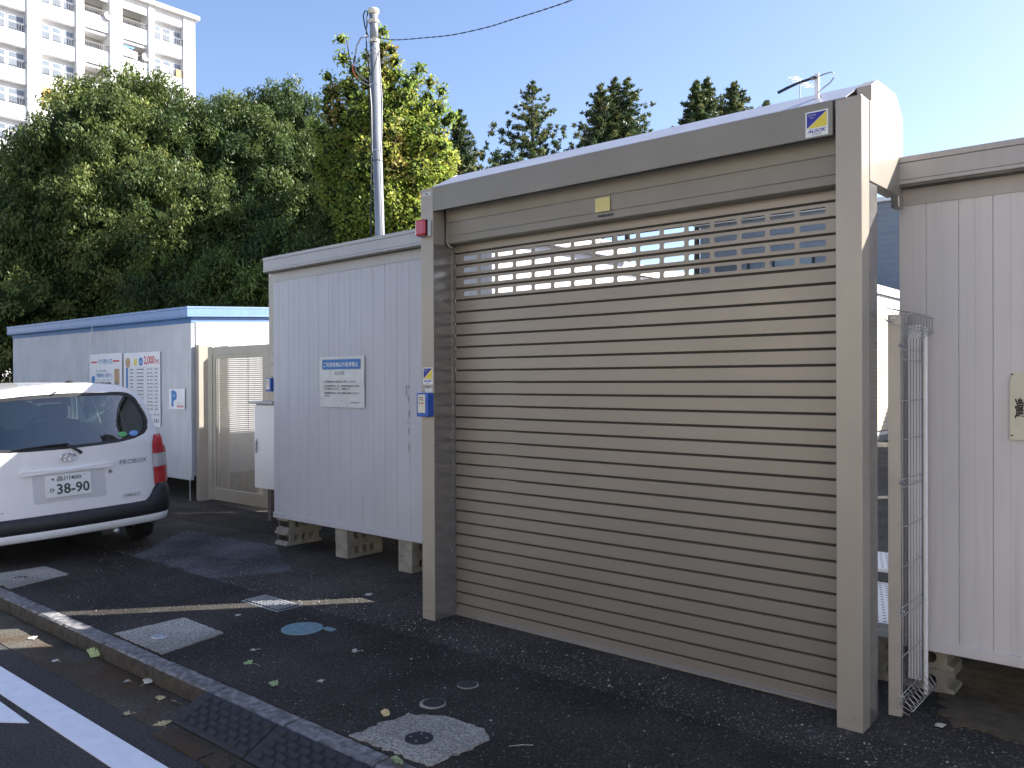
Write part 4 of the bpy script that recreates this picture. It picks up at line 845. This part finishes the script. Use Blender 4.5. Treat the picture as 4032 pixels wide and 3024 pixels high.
ex = MB().tube([(.30, .30, .24), (.48, .30, .24)], .07, 14).build('silencer', 'steel', cr_, local=True, smooth=True); MB().tube([(.36, .02, .235), (.36, .3, .25)], .024, 12).build('tailpipe', 'steel', ex, local=True, smooth=True)
def wheel(x, y):
    s_ = 1 if x > 0 else -1; prof = [(.06, .19), (.078, .215), (.083, .26), (.075, .286), (.05, .295), (-.05, .295), (-.075, .286), (-.083, .26), (-.078, .215), (-.06, .19)]; n = 36; mb = MB(); m_ = len(prof)
    for k in range(n):
        t = 2*math.pi*k/n
        for (dx, r_) in prof: mb.v.append((x+dx, y+r_*math.cos(t), .295+r_*math.sin(t)))
    mb.f = [(k*m_+j, k*m_+j+1, ((k+1) % n)*m_+j+1, ((k+1) % n)*m_+j) for k in range(n) for j in range(m_-1)]; ty = mb.build('wheel', 'tyre', cr_, local=True, smooth=True)
    MB().tube([(x-.05, y, .295), (x+.05*s_, y, .295), (x+.06*s_, y, .295)], [.19, .19, .08], 24).build('rim', 'steel', ty, local=True)
for x, y in ((.745, .80), (-.745, .80), (.745, 3.35), (-.745, 3.35)): wheel(x, y)
# interior
for sx in (-.36, .36):
    st_ = MB().box(sx-.24, sx+.24, 2.15, 2.32, .55, 1.12).build('front_seat', 'seat', cr_, bevel=.04, local=True); MB().box(sx-.13, sx+.13, 2.18, 2.28, 1.14, 1.30).build('headrest', 'seat', st_, bevel=.03, local=True)
MB().box(-.62, .62, 1.25, 1.42, .55, 1.02).build('rear_seat', 'seat', cr_, bevel=.04, local=True)
for sx in (-.38, .38): MB().box(sx-.10, sx+.10, 1.27, 1.36, 1.02, 1.13).build('rear_headrest', 'seat', cr_, bevel=.03, local=True)
MB().box(-.74, .74, 2.95, 3.35, .70, .98).build('dashboard', 'seat', cr_, bevel=.05, local=True)
MB().tube([(.36+.18*math.cos(2*math.pi*k/24), 2.85-.06*math.sin(2*math.pi*k/24), .98+.17*math.sin(2*math.pi*k/24)) for k in range(25)], .015, 8).build('steering_wheel', 'inkgrey', cr_, local=True, smooth=True)
for sgn in (-1, 1):
    MB().box(sgn*.92-.09, sgn*.92+.09, 2.95, 3.03, 1.0, 1.14).build('door_mirror', 'carpaint', cr_, bevel=.03, local=True)
    MB().box(sgn*.58-.15, sgn*.58+.15, 3.98, 4.10, .60, .76).build('headlight', 'clearlens', cr_, bevel=.03, local=True)
MB().box(-.74, .74, 4.02, 4.20, .28, .56).build('front_bumper', 'carpaint', cr_, bevel=.05, local=True)
# ================================================================== LEAVES on the ground
def leaf(label, x, y, z, s_, kind, m_, rz, tilt=0.0, stem=1.0):
    t = thing('fallen_leaf', label, 'leaf', (x, y, z+.002), rz, group='fallen leaves on the pavement and gutter'); t.rotation_euler = (tilt, tilt*.3, rz); mb = MB(); n = 16; rim = []
    for k in range(n+1):
        a_ = math.radians(-65+130*k/n)
        if kind == 'fan': r_ = s_*(1+.10*math.sin(k*2.3)-(.25 if k == n//2 else 0))
        elif kind == 'lobed': r_ = s_*(.75+.32*abs(math.cos(k*1.2)))
        else: r_ = s_*(.55+.45*math.cos(a_*1.1))
        rim.append((r_*math.sin(a_), r_*math.cos(a_), .12*s_*math.sin(k*.9)**2+.004))
    mb.add([(0, 0, 0)]+rim, [(0, k+1, k+2) for k in range(n)]); mb.build('blade', m_, t, local=True, smooth=True)
    if stem: MB().tube([(0, 0, .002), (.1*s_, -.4*s_, .006), (-.05*s_, -.9*s_*stem, .004)], .0012, 5).build('stem', m_, t, local=True)
leaf('green fan-shaped leaf leaning upright against the kerb face', -5.02, 2.10, -.095, .055, 'fan', 'leaf_g', .4, .9)
leaf('dull curled leaf flat in the gutter left of the upright green leaf', -5.11, 1.95, -.1, .035, 'oval', 'leaf_w', 1.9)
leaf('tan lobed leaf lying in the brown gutter stain', -4.02, 1.864, -.096, .032, 'lobed', 'leaf_d', 2.4)
leaf('largest tan lobed leaf, flat beside the corner of the rubber ramp', -3.76, 1.90, -.096, .050, 'lobed', 'leaf_d', 1.2)
leaf('greyish crumpled leaf in the gutter below the kerb joint', -4.36, 2.10, -.096, .040, 'lobed', 'leaf_w', .2, .3)
leaf('folded tan leaf at the kerb foot just left of the rubber ramp', -3.96, 2.08, -.096, .040, 'fan', 'leaf_d', 2.9, .5)
leaf('pale oval leaf in the gutter below the sunlit strips', -5.66, 2.02, -.096, .045, 'oval', 'leaf_w', 1.3)
leaf('small white leaf scrap in the gutter near the kerb joint', -4.46, 2.06, -.096, .022, 'fan', 'leaf_w', 2.0)
leaf('small yellow leaf in the gutter beside the ramp', -4.08, 2.04, -.096, .030, 'fan', 'leaf_d', .7, .3)
leaf('pale green leaf with a long stem between the slab and the valve cover', -3.94, 2.477, .003, .040, 'fan', 'leaf_g', 1.9, .1, 1.6)
leaf('thin pale leaf fragment above the long-stemmed green leaf', -4.12, 2.62, .003, .030, 'oval', 'leaf_w', 2.6)
leaf('squarish pale green leaf near the kerb below the long-stemmed leaf', -3.565, 2.393, .003, .048, 'lobed', 'leaf_g', 2.2, .1, 0)
leaf('bleached leaf scrap on open asphalt right of the squarish leaf', -3.43, 2.552, .003, .024, 'lobed', 'leaf_w', 1.1)
leaf('bleached fan leaf in the middle of the pavement before the shutter', -3.66, 2.972, .003, .036, 'fan', 'leaf_w', 2.3)
leaf('yellow pointed leaf standing by the ragged concrete square', -2.86, 2.47, .003, .034, 'oval', 'leaf_d', .4, .8, 0)
leaf('big yellow-green leaf at the bottom edge over the kerb', -2.46, 2.225, .006, .050, 'fan', 'leaf_g', 2.7, .15, 0)
leaf('small pale leaf on the asphalt before the left shutter pillar', -4.54, 3.80, .003, .040, 'lobed', 'leaf_w', 1.4, .1, 0)
leaf('cream torn leaf on the asphalt right of the mesh panel', -.905, 3.94, .003, .032, 'lobed', 'leaf_w', .9, .1, 0)
leaf('white leaf scrap on the shaded corner of the survey slab edge', -4.81, 2.93, .003, .024, 'fan', 'leaf_w', .9, 0, 0)
for i, (x, y, a_, l_) in enumerate(((-2.23, 2.60, .8, .10), (-4.02, 2.16, .5, .14), (-1.72, 2.72, 2.2, .07))):
    t = MB().tube([(x, y, .006 if i != 1 else -.09), (x+math.cos(a_)*l_*.5, y+math.sin(a_)*l_*.5, .009 if i != 1 else -.088), (x+math.cos(a_)*l_, y+math.sin(a_)*l_, .006 if i != 1 else -.09)], .0015, 5).build('twig', 'leaf_w')
    tag(t, ['thin pale twig on the asphalt right of the ragged concrete square', 'bent pale twig in the gutter beside the rubber ramp', 'thin pale needle on the asphalt before the middle of the shutter'][i], 'twig')
# opposite side of the street (behind the photographer)
def opposite(label, x0, x1, h, col, y=-8.6):
    oh = thing('house_opposite', label, 'house', ((x0+x1)/2, y, 0)); B('wall', mat('opposite_wall', col, .8, 0, .05, 1), oh, x0, x1, y-5, y, 0, h); B('roof', 'inkgrey', oh, x0-.3, x1+.3, y-5.3, y+.3, h+.01, h+.25); x = x0+.9
    while x < x1-1.4:
        for zz in (.9, 3.7):
            if zz+1.3 < h: f_ = B('window', 'white', oh, x, x+1.3, y+.01, y+.05, zz, zz+1.25); B('pane', 'winglass', f_, x+.08, x+1.22, y+.052, y+.06, zz+.08, zz+1.17)
        x += 3.2
opposite('cream two-storey house across the street behind the photographer', -1.0, 13, 6.2, (.66, .57, .45)); opposite('narrow pale house across the street', -9.6, -5.6, 6.6, (.52, .48, .42)); opposite('tall beige house across the street', -15.4, -12.4, 7, (.34, .31, .27))
# ================================================================== APARTMENT BLOCK
ab = thing('apartment_building', 'tall white apartment block with balconies rising behind the trees', 'building', (-66, 25, 0)); XF = -61.9; TOP = 30.15; FL = 2.49; L0 = 29.27
B('wall', 'bldg', ab, -72, XF-1.25, -4, 34.15, 0, TOP-.1); B('roof_parapet', 'bldg', ab, -72, XF+.35, -4.3, 34.45, TOP, TOP+.3)
piers = [(33.2, 34.15), (30.42, 30.83), (27.52, 28.40), (25.17, 25.68), (21.95, 22.83), (17.9, 18.5), (14.4, 15.2), (10.6, 11.2), (7.2, 8.0), (3.4, 4.0)]
for y0, y1 in piers: B('pier', 'bldg', ab, XF-1.24, XF+.12, y0, y1, 0, TOP-.001)
bays = [(30.83, 33.2, 'w'), (28.40, 30.42, 'b'), (25.68, 27.52, 'b'), (22.83, 25.17, 'w'), (18.5, 21.95, 'w'), (15.2, 17.9, 'b'), (11.2, 14.4, 'w'), (8.0, 10.6, 'b'), (4.0, 7.2, 'w')]
cache = {}
def cbox(key, name, m, parent, x0, x1, y0, y1, z0, z1, o=None):
    k = (key, round(x1-x0, 3), round(y1-y0, 3), round(z1-z0, 3), m)
    if k in cache: ob = dup(cache[k], parent)
    else:
        ob = MB().box(0, x1-x0, 0, y1-y0, 0, z1-z0).build(name, m, parent, local=True); cache[k] = ob
    ob.location = Vector((x0, y0, z0))-origin(parent); return ob
for (y0, y1, kd) in bays:
    cbox('top', 'top_panel', 'bldg', ab, XF-.05, XF, y0, y1, L0+.0, TOP-.002)
    for k in range(11):
        L_ = L0-FL*k
        if kd == 'w':
            zz = L_-1.5; cbox('par', 'parapet', 'bldg', ab, XF-.12, XF, y0, y1, L_-FL, zz)
            cbox('rec', 'recess_wall', 'bldg', ab, XF-.5, XF-.4, y0, y1, L_-FL, L_); cbox('ltl', 'lintel_slab', 'bldg', ab, XF-.4, XF-.05, y0, y1, L_-.06, L_)
            n3 = 3; ww = (y1-y0)/n3
            for j in range(n3):
                a0 = y0+j*ww+.12; a1 = y0+(j+1)*ww-.10
                wn = cbox('win', 'window', 'bldg', ab, XF-.42, XF-.34, a0-.05, a1+.05, zz+.02, L_-.33)
                cbox('pane1', 'pane', 'winglass', wn, XF-.338, XF-.33, a0, a1, zz+.02, zz+.62); cbox('pane2', 'pane', 'winglass', wn, XF-.338, XF-.33, a0, a1, zz+.76, L_-.4)
            rl = cbox('rail', 'railing', 'inkgrey', ab, XF-.05, XF-.02, y0, y1, zz+.50, zz+.54)
            if k < 6:
                yy = y0+.08
                while yy < y1-.05: cbox('bar', 'railing_bar', 'inkgrey', rl, XF-.045, XF-.025, yy, yy+.025, zz, zz+.5); yy += .16
        else:
            zz = L_-1.15; cbox('par', 'parapet', 'bldg', ab, XF-.12, XF, y0, y1, L_-FL+.25, zz); cbox('slab', 'floor_slab', 'bldg', ab, XF-1.24, XF-.125, y0, y1, L_-FL+.0, L_-FL+.2)
            cbox('bw', 'balcony_wall', 'bldg_in', ab, XF-1.24, XF-1.2, y0, y1, L_-FL+.2, L_-.001)
            wn = cbox('bwin', 'window', 'drk', ab, XF-1.19, XF-1.14, y0+.25, y1-.25, L_-FL+.25, L_-.45); cbox('bp', 'pane', 'winglass', wn, XF-1.135, XF-1.12, y0+.32, (y0+y1)/2-.03, L_-FL+.35, L_-.55); cbox('bp', 'pane', 'winglass', wn, XF-1.135, XF-1.12, (y0+y1)/2+.03, y1-.32, L_-FL+.35, L_-.55)
            rl = cbox('rail2', 'railing', 'inkgrey', ab, XF-.08, XF-.04, y0, y1, zz+.42, zz+.46)
            if k < 6:
                yy = y0+.08
                while yy < y1-.05: cbox('bar2', 'railing_bar', 'inkgrey', rl, XF-.075, XF-.055, yy, yy+.025, zz, zz+.42); yy += .13
            cbox('stor', 'balcony_clutter', 'cream', ab, XF-1.1, XF-.8, y0+.2, y0+.6, L_-FL+.2, L_-1.0)
def dish(y, z, label):
    t = thing('satellite_dish', label, 'satellite dish', (XF+.1, y, z)); mb = MB(); n = 20
    mb.tube([(XF+.02, y, z), (XF+.10, y, z), (XF+.18, y, z)], [.03, .22, .30], n, cap=False); mb.f.append(tuple(range(n))); mb.build('reflector', 'decal_w', t, smooth=True); MB().tube([(XF+.05, y, z-.25), (XF-.1, y, z-.45)], .02, 6).build('arm', 'steel', t)
dish(30.15, 26.05, 'white satellite dish on the lower balcony rail of the apartment block'); dish(27.4, 28.25, 'white satellite dish on the top visible balcony of the apartment block')
for i, (y0, y1, z0, z1, m_, lb) in enumerate(((28.5, 28.9, 25.75, 26.35, 'cloth_w', 'white sheet hung at the left of the lower balcony'), (28.95, 29.2, 25.75, 26.3, 'cream', 'beige towel hung beside the white sheet on the lower balcony'),
        (29.25, 29.55, 25.7, 26.25, 'cloth_w', 'white towel hung mid-rail on the lower balcony'), (28.5, 29.3, 26.4, 26.52, 'cloth_b', 'blue cloth over the pole above the lower balcony'), (32.6, 33.0, 25.3, 25.85, 'cloth_o', 'orange cloth on the rail of the end window bay'),
        (31.5, 32.0, 25.35, 25.9, 'cloth_w', 'white cloth on the rail of the end window bay'), (22.85, 23.5, 20.7, 21.9, 'cloth_o', 'pale orange bedding hung just above the tree top'))):
    t = MB().box(XF+.0, XF+.05, y0, y1, z0, z1).build('hung_cloth', m_); tag(t, lb, 'laundry', 'laundry on the apartment balconies')
# ================================================================== TREES
def ico(n=1):
    bm = bmesh.new(); bmesh.ops.create_icosphere(bm, subdivisions=n, radius=1); v = np.array([x.co[:] for x in bm.verts]); bm.verts.index_update(); f = np.array([[x.index for x in p.verts] for p in bm.faces]); bm.free(); return v, f
IV, IF = ico(2)
def crown(name, parent, clumps, per, size, cols, droop=.6, aspect=2.6, m='fol', core=.72, corecol=(.018, .028, .012), spread=1.0, shell=(.72, 1.05), vary=.3):
    """clumps: list of (centre, radius, colour index); leaves fill each clump's outer shell"""
    V = []; F4 = []; T = []; base = 0; r_ = rng
    C_ = np.array([c[0][:] for c in clumps]); Rr = np.array([c[1] for c in clumps]); ci = np.array([c[2] for c in clumps])
    cnt = np.maximum(8, (per*(Rr/Rr.mean())**2).astype(int)); idx = np.repeat(np.arange(len(clumps)), cnt); n = len(idx)
    d = r_.normal(size=(n, 3)); d /= np.linalg.norm(d, axis=1)[:, None]; rad = r_.uniform(shell[0], shell[1], n)**.8
    P = C_[idx]+d*(Rr[idx]*rad)[:, None]*np.array([1, 1, .85])
    ax = d*.7*spread+r_.normal(size=(n, 3))*.55; ax[:, 2] -= droop; ax /= np.linalg.norm(ax, axis=1)[:, None]
    nr = d+r_.normal(size=(n, 3))*.5; nr[:, 2] += .4; sd_ = np.cross(ax, nr); sd_ /= np.linalg.norm(sd_, axis=1)[:, None]+1e-9
    L_ = size*r_.uniform(.6, 1.3, n)[:, None]; W_2 = L_/aspect
    q = np.stack([P-ax*L_*.5, P+sd_*W_2*.5, P+ax*L_*.5, P-sd_*W_2*.5], 1).reshape(-1, 3)
    cols = np.array(cols); col = cols[ci[idx]]*(1+r_.uniform(-vary, vary, (n, 1)))*(1+r_.uniform(-.1, .1, (n, 3)))
    verts = [q]; tint = [np.repeat(col, 4, 0)]; quads = np.arange(n*4).reshape(-1, 4)
    tris = []
    off = n*4
    if core:
        for c, rr, k in clumps:
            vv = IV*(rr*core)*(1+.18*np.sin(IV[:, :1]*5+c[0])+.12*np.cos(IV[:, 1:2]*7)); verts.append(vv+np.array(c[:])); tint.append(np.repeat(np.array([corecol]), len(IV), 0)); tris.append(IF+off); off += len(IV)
    Vv = np.concatenate(verts); Tt = np.concatenate(tint); o_ = np.array(origin(parent)); Vv = Vv-o_
    me = bpy.data.meshes.new(name); nt3 = sum(len(t) for t in tris); me.vertices.add(len(Vv)); me.vertices.foreach_set('co', Vv.astype(np.float32).ravel())
    li = [quads.ravel()]+[t.ravel() for t in tris]; li = np.concatenate(li); me.loops.add(len(li)); me.loops.foreach_set('vertex_index', li.astype(np.int32))
    starts = np.concatenate([np.arange(n)*4, n*4+np.arange(nt3)*3]); me.polygons.add(len(starts)); me.polygons.foreach_set('loop_start', starts.astype(np.int32))
    me.update(calc_edges=True); at2 = me.color_attributes.new('tint', 'FLOAT_COLOR', 'POINT'); at2.data.foreach_set('color', np.concatenate([Tt, np.ones((len(Tt), 1))], 1).astype(np.float32).ravel())
    me.materials.append(M[m]); me.materials.append(M['folcore'])
    mi = np.zeros(len(starts), np.int32); mi[n:] = 1; me.polygons.foreach_set('material_index', mi)
    o = bpy.data.objects.new(name, me); COL.objects.link(o); o.parent = parent; return o
def ellipse_clumps(c, rad, n, r0, r1, ncol, jit=.12, zmin=-1):
    out = []; c = np.array(c[:]); rad = np.array(rad)
    for i in range(n):
        z = 1-2*(i+.5)/n
        if z < zmin: continue
        th = i*2.39996+rng.uniform(-.3, .3); s_ = math.sqrt(1-z*z); d = np.array([s_*math.cos(th), s_*math.sin(th), z])
        p = c+d*rad*(1+rng.uniform(-jit, jit)); out.append((p, rng.uniform(r0, r1), int(rng.integers(ncol))))
    return out
def limbs(parent, base, top, r0, spread, n=5):
    b = Vector(base); t_ = Vector(top); mb = MB().tube([b, b.lerp(t_, .35)+Vector((.1, .05, 0)), b.lerp(t_, .7), t_], [r0, r0*.8, r0*.5, r0*.15], 10); mb.build('trunk', 'trunk', parent, smooth=True)
    for k in range(n):
        s0 = b.lerp(t_, .3+.5*k/n); a_ = k*2.4; e_ = s0+Vector((math.cos(a_)*spread, math.sin(a_)*spread, spread*.8)); MB().tube([s0, s0.lerp(e_, .5)+Vector((0, 0, .1)), e_], [r0*.4, r0*.28, r0*.08], 7).build('limb', 'trunk', parent, smooth=True)
GREEN = [(.115, .15, .042), (.14, .175, .05), (.09, .125, .04), (.17, .20, .056)]
def broad(label, lobes, per, size, cols, n1=30, r1=(.55, .95), n2=20, r2=(.17, .32)):
    """lobes: (px, py, depth, half width, half height); boughs sit on each lobe, leaf clumps on each bough"""
    c0 = at(lobes[0][0], lobes[0][1], lobes[0][2]); t = thing('broadleaf_tree', label, 'tree', (c0.x, c0.y, 0)); cl = []; cores = []; fw = np.array(FW[:])
    for (px, py, dd, a_, h_) in lobes:
        c = at(px, py, dd); cores.append((np.array(c[:]), min(a_, h_)*.88, 2)); cn = np.array(c[:])
        for (p, rr, k) in ellipse_clumps(c, (a_*.86, a_*.86, h_*.86), int(n1*a_*h_/4), r1[0], r1[1], len(cols), .12):
            if (p-cn)@fw > .45*a_: continue
            cores.append((p, rr*.66, 2)); k0 = k
            for (p2, r_2, k2) in ellipse_clumps(p, (rr, rr, rr*.8), n2, r2[0], r2[1], len(cols), .22):
                if (p2-p)@fw > .5*rr: continue
                if p2[2] < p[2]-rr*.55 and rng.random() < .4: continue
                cl.append((p2, r_2, k0 if rng.random() < .6 else k2))
    crown('crown', t, cl, per, size, cols, core=0, spread=.6, shell=(.3, 1.35), droop=.75)
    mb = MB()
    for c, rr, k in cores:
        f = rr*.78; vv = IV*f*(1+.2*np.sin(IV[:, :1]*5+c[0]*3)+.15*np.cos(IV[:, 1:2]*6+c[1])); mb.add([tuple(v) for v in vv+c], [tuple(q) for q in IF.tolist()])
    mb.build('crown_shade_core', 'folcore', t); limbs(t, (c0.x, c0.y, 0), (c0.x, c0.y, c0.z+.3), .28, 1.4); return t
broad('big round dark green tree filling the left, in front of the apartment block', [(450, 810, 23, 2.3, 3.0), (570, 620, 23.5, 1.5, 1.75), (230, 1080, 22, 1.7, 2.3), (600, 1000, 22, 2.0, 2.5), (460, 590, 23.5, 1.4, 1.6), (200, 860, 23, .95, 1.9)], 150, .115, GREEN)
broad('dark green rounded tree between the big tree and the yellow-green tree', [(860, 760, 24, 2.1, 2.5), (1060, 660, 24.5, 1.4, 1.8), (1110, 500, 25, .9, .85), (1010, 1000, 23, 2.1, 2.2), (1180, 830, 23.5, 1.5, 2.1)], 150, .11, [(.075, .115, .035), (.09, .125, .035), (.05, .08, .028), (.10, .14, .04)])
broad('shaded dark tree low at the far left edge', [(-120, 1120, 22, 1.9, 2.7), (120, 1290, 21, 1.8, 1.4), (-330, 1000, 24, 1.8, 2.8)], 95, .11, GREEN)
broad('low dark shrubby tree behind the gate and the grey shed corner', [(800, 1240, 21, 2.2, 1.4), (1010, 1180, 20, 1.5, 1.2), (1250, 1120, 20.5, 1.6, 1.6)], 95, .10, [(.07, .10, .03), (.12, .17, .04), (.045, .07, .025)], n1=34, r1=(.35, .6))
# yellow green tree: many upright sprays
def spray_tree():
    base = at(1500, 1400, 20); t = thing('yellowing_tree', 'tall yellow-green maple-like tree with orange tints behind the pole', 'tree', (base.x, base.y, 0))
    cols = [(.29, .35, .065), (.36, .38, .08), (.24, .31, .06), (.38, .30, .09), (.18, .25, .055)]
    cl = []; spr = [(1500, 115, .0), (1365, 160, 0), (1545, 200, 0), (1640, 265, 0), (1695, 330, 0), (1740, 350, .2), (1300, 300, 0), (1270, 390, -.2), (1770, 460, 0), (1440, 230, .3), (1600, 330, -.6), (1400, 380, -.7), (1510, 330, -.8), (1690, 480, -.7), (1330, 520, -.5), (1790, 600, .2), (1560, 520, -1), (1450, 560, -1.1), (1660, 640, -1), (1380, 700, -.9), (1760, 700, -.3), (1540, 740, -1.2), (1650, 800, -1), (1450, 850, -1.1), (1330, 820, -.6), (1780, 640, .5), (1730, 560, -.5), (1240, 640, -.1), (1600, 900, -1), (1250, 500, .3)]
    root = at(1510, 1150, 20); lm = MB()
    for (px, py, dd) in spr:
        tip = at(px, py, 20+dd); s0 = root.lerp(tip, .35); s0.z += .5; n = 9
        lm.tube([root, s0, tip], [.06, .04, .012], 6)
        for k in range(n):
            f = .25+.75*k/(n-1); p = s0.lerp(tip, f)+Vector(rng.normal(0, .12, 3)*(1.25-f)*1.6); rr = .20+.40*(1-f)
            ck = int(rng.choice([0, 0, 0, 1, 1, 1, 2, 2, 2, 2, 4, 4, 3], 1)[0]); cl.append((np.array(p[:]), rr, ck))
    cl += [(np.array(at(1510+rng.uniform(-150, 150), 760+rng.uniform(-220, 250), 20.6+rng.uniform(-.4, .8))[:]), .6, 4) for _ in range(26)]
    crown('crown', t, cl, 240, .10, cols, droop=.15, aspect=1.7, m='fol2', core=.45, corecol=(.03, .04, .015), vary=.35, shell=(.3, 1.15))
    lm.build('limbs', 'trunk', t, smooth=True); MB().tube([(base.x, base.y, 0), root], [.2, .12], 10).build('trunk', 'trunk', t, smooth=True)
spray_tree()
def conifer(label, px, pytop, depth, wbot_px, pybot, tips=None, col=None):
    tp_ = at(px, pytop, depth); t = thing('conifer', label, 'tree', (tp_.x, tp_.y, 0), group='conifers beyond the shutter'); H = tp_.z; cl = []
    halfw = wbot_px/FPX*depth; hb = at(px, pybot, depth).z
    cols = col or [(.07, .10, .04), (.10, .13, .045), (.05, .08, .035), (.13, .14, .05)]
    n = 95
    for i in range(n):
        f = ((i+.5)/n)**.8; z = H-(H-hb+1.5)*f; R_ = halfw*f**.85*1.6*rng.uniform(.55, 1.15)+.04; th = i*2.39996+rng.uniform(-.3, .3)
        for s_ in (.25, .5, .75, 1.0):
            if rng.random() < .12: continue
            p = np.array([tp_.x+math.cos(th)*R_*s_, tp_.y+math.sin(th)*R_*s_, z+R_*(.30*s_*s_-.18*s_)]); cl.append((p, (.07+.13*f)*rng.uniform(.6, 1.3)*(1.15-.45*s_), int(rng.integers(len(cols)))))
    crown('crown', t, cl, 60, .15, cols, droop=-.25, aspect=3.0, core=.3, spread=1.2, shell=(.2, 1.45), vary=.35); MB().tube([(tp_.x, tp_.y, 0), (tp_.x, tp_.y, H-.1)], [.2, .015], 8).build('trunk', 'trunk', t)
conifer('narrow dark conifer half hidden by the yellow-green tree', 1808, 430, 27, 120, 720)
conifer('broad conical conifer, the left one with a bare leader tip', 2095, 320, 30, 200, 660)
conifer('conifer with the left of three close leaders above the hood middle', 2365, 330, 30.5, 120, 580)
conifer('conifer with the middle of three close leaders above the hood', 2418, 306, 31.5, 110, 580)
conifer('conifer with the right of three close leaders above the hood', 2468, 306, 31, 150, 580)
conifer('conifer forming the left tip of the pair right of the middle group', 2742, 318, 32, 85, 500)
conifer('conifer forming the right tip of the pair right of the middle group', 2784, 306, 32.5, 90, 500)
conifer('slender conifer nearest the right end of the row', 2892, 322, 33, 110, 470)
conifer('tiny conifer tip just showing above the hood by the aerial', 3018, 398, 34, 40, 440)
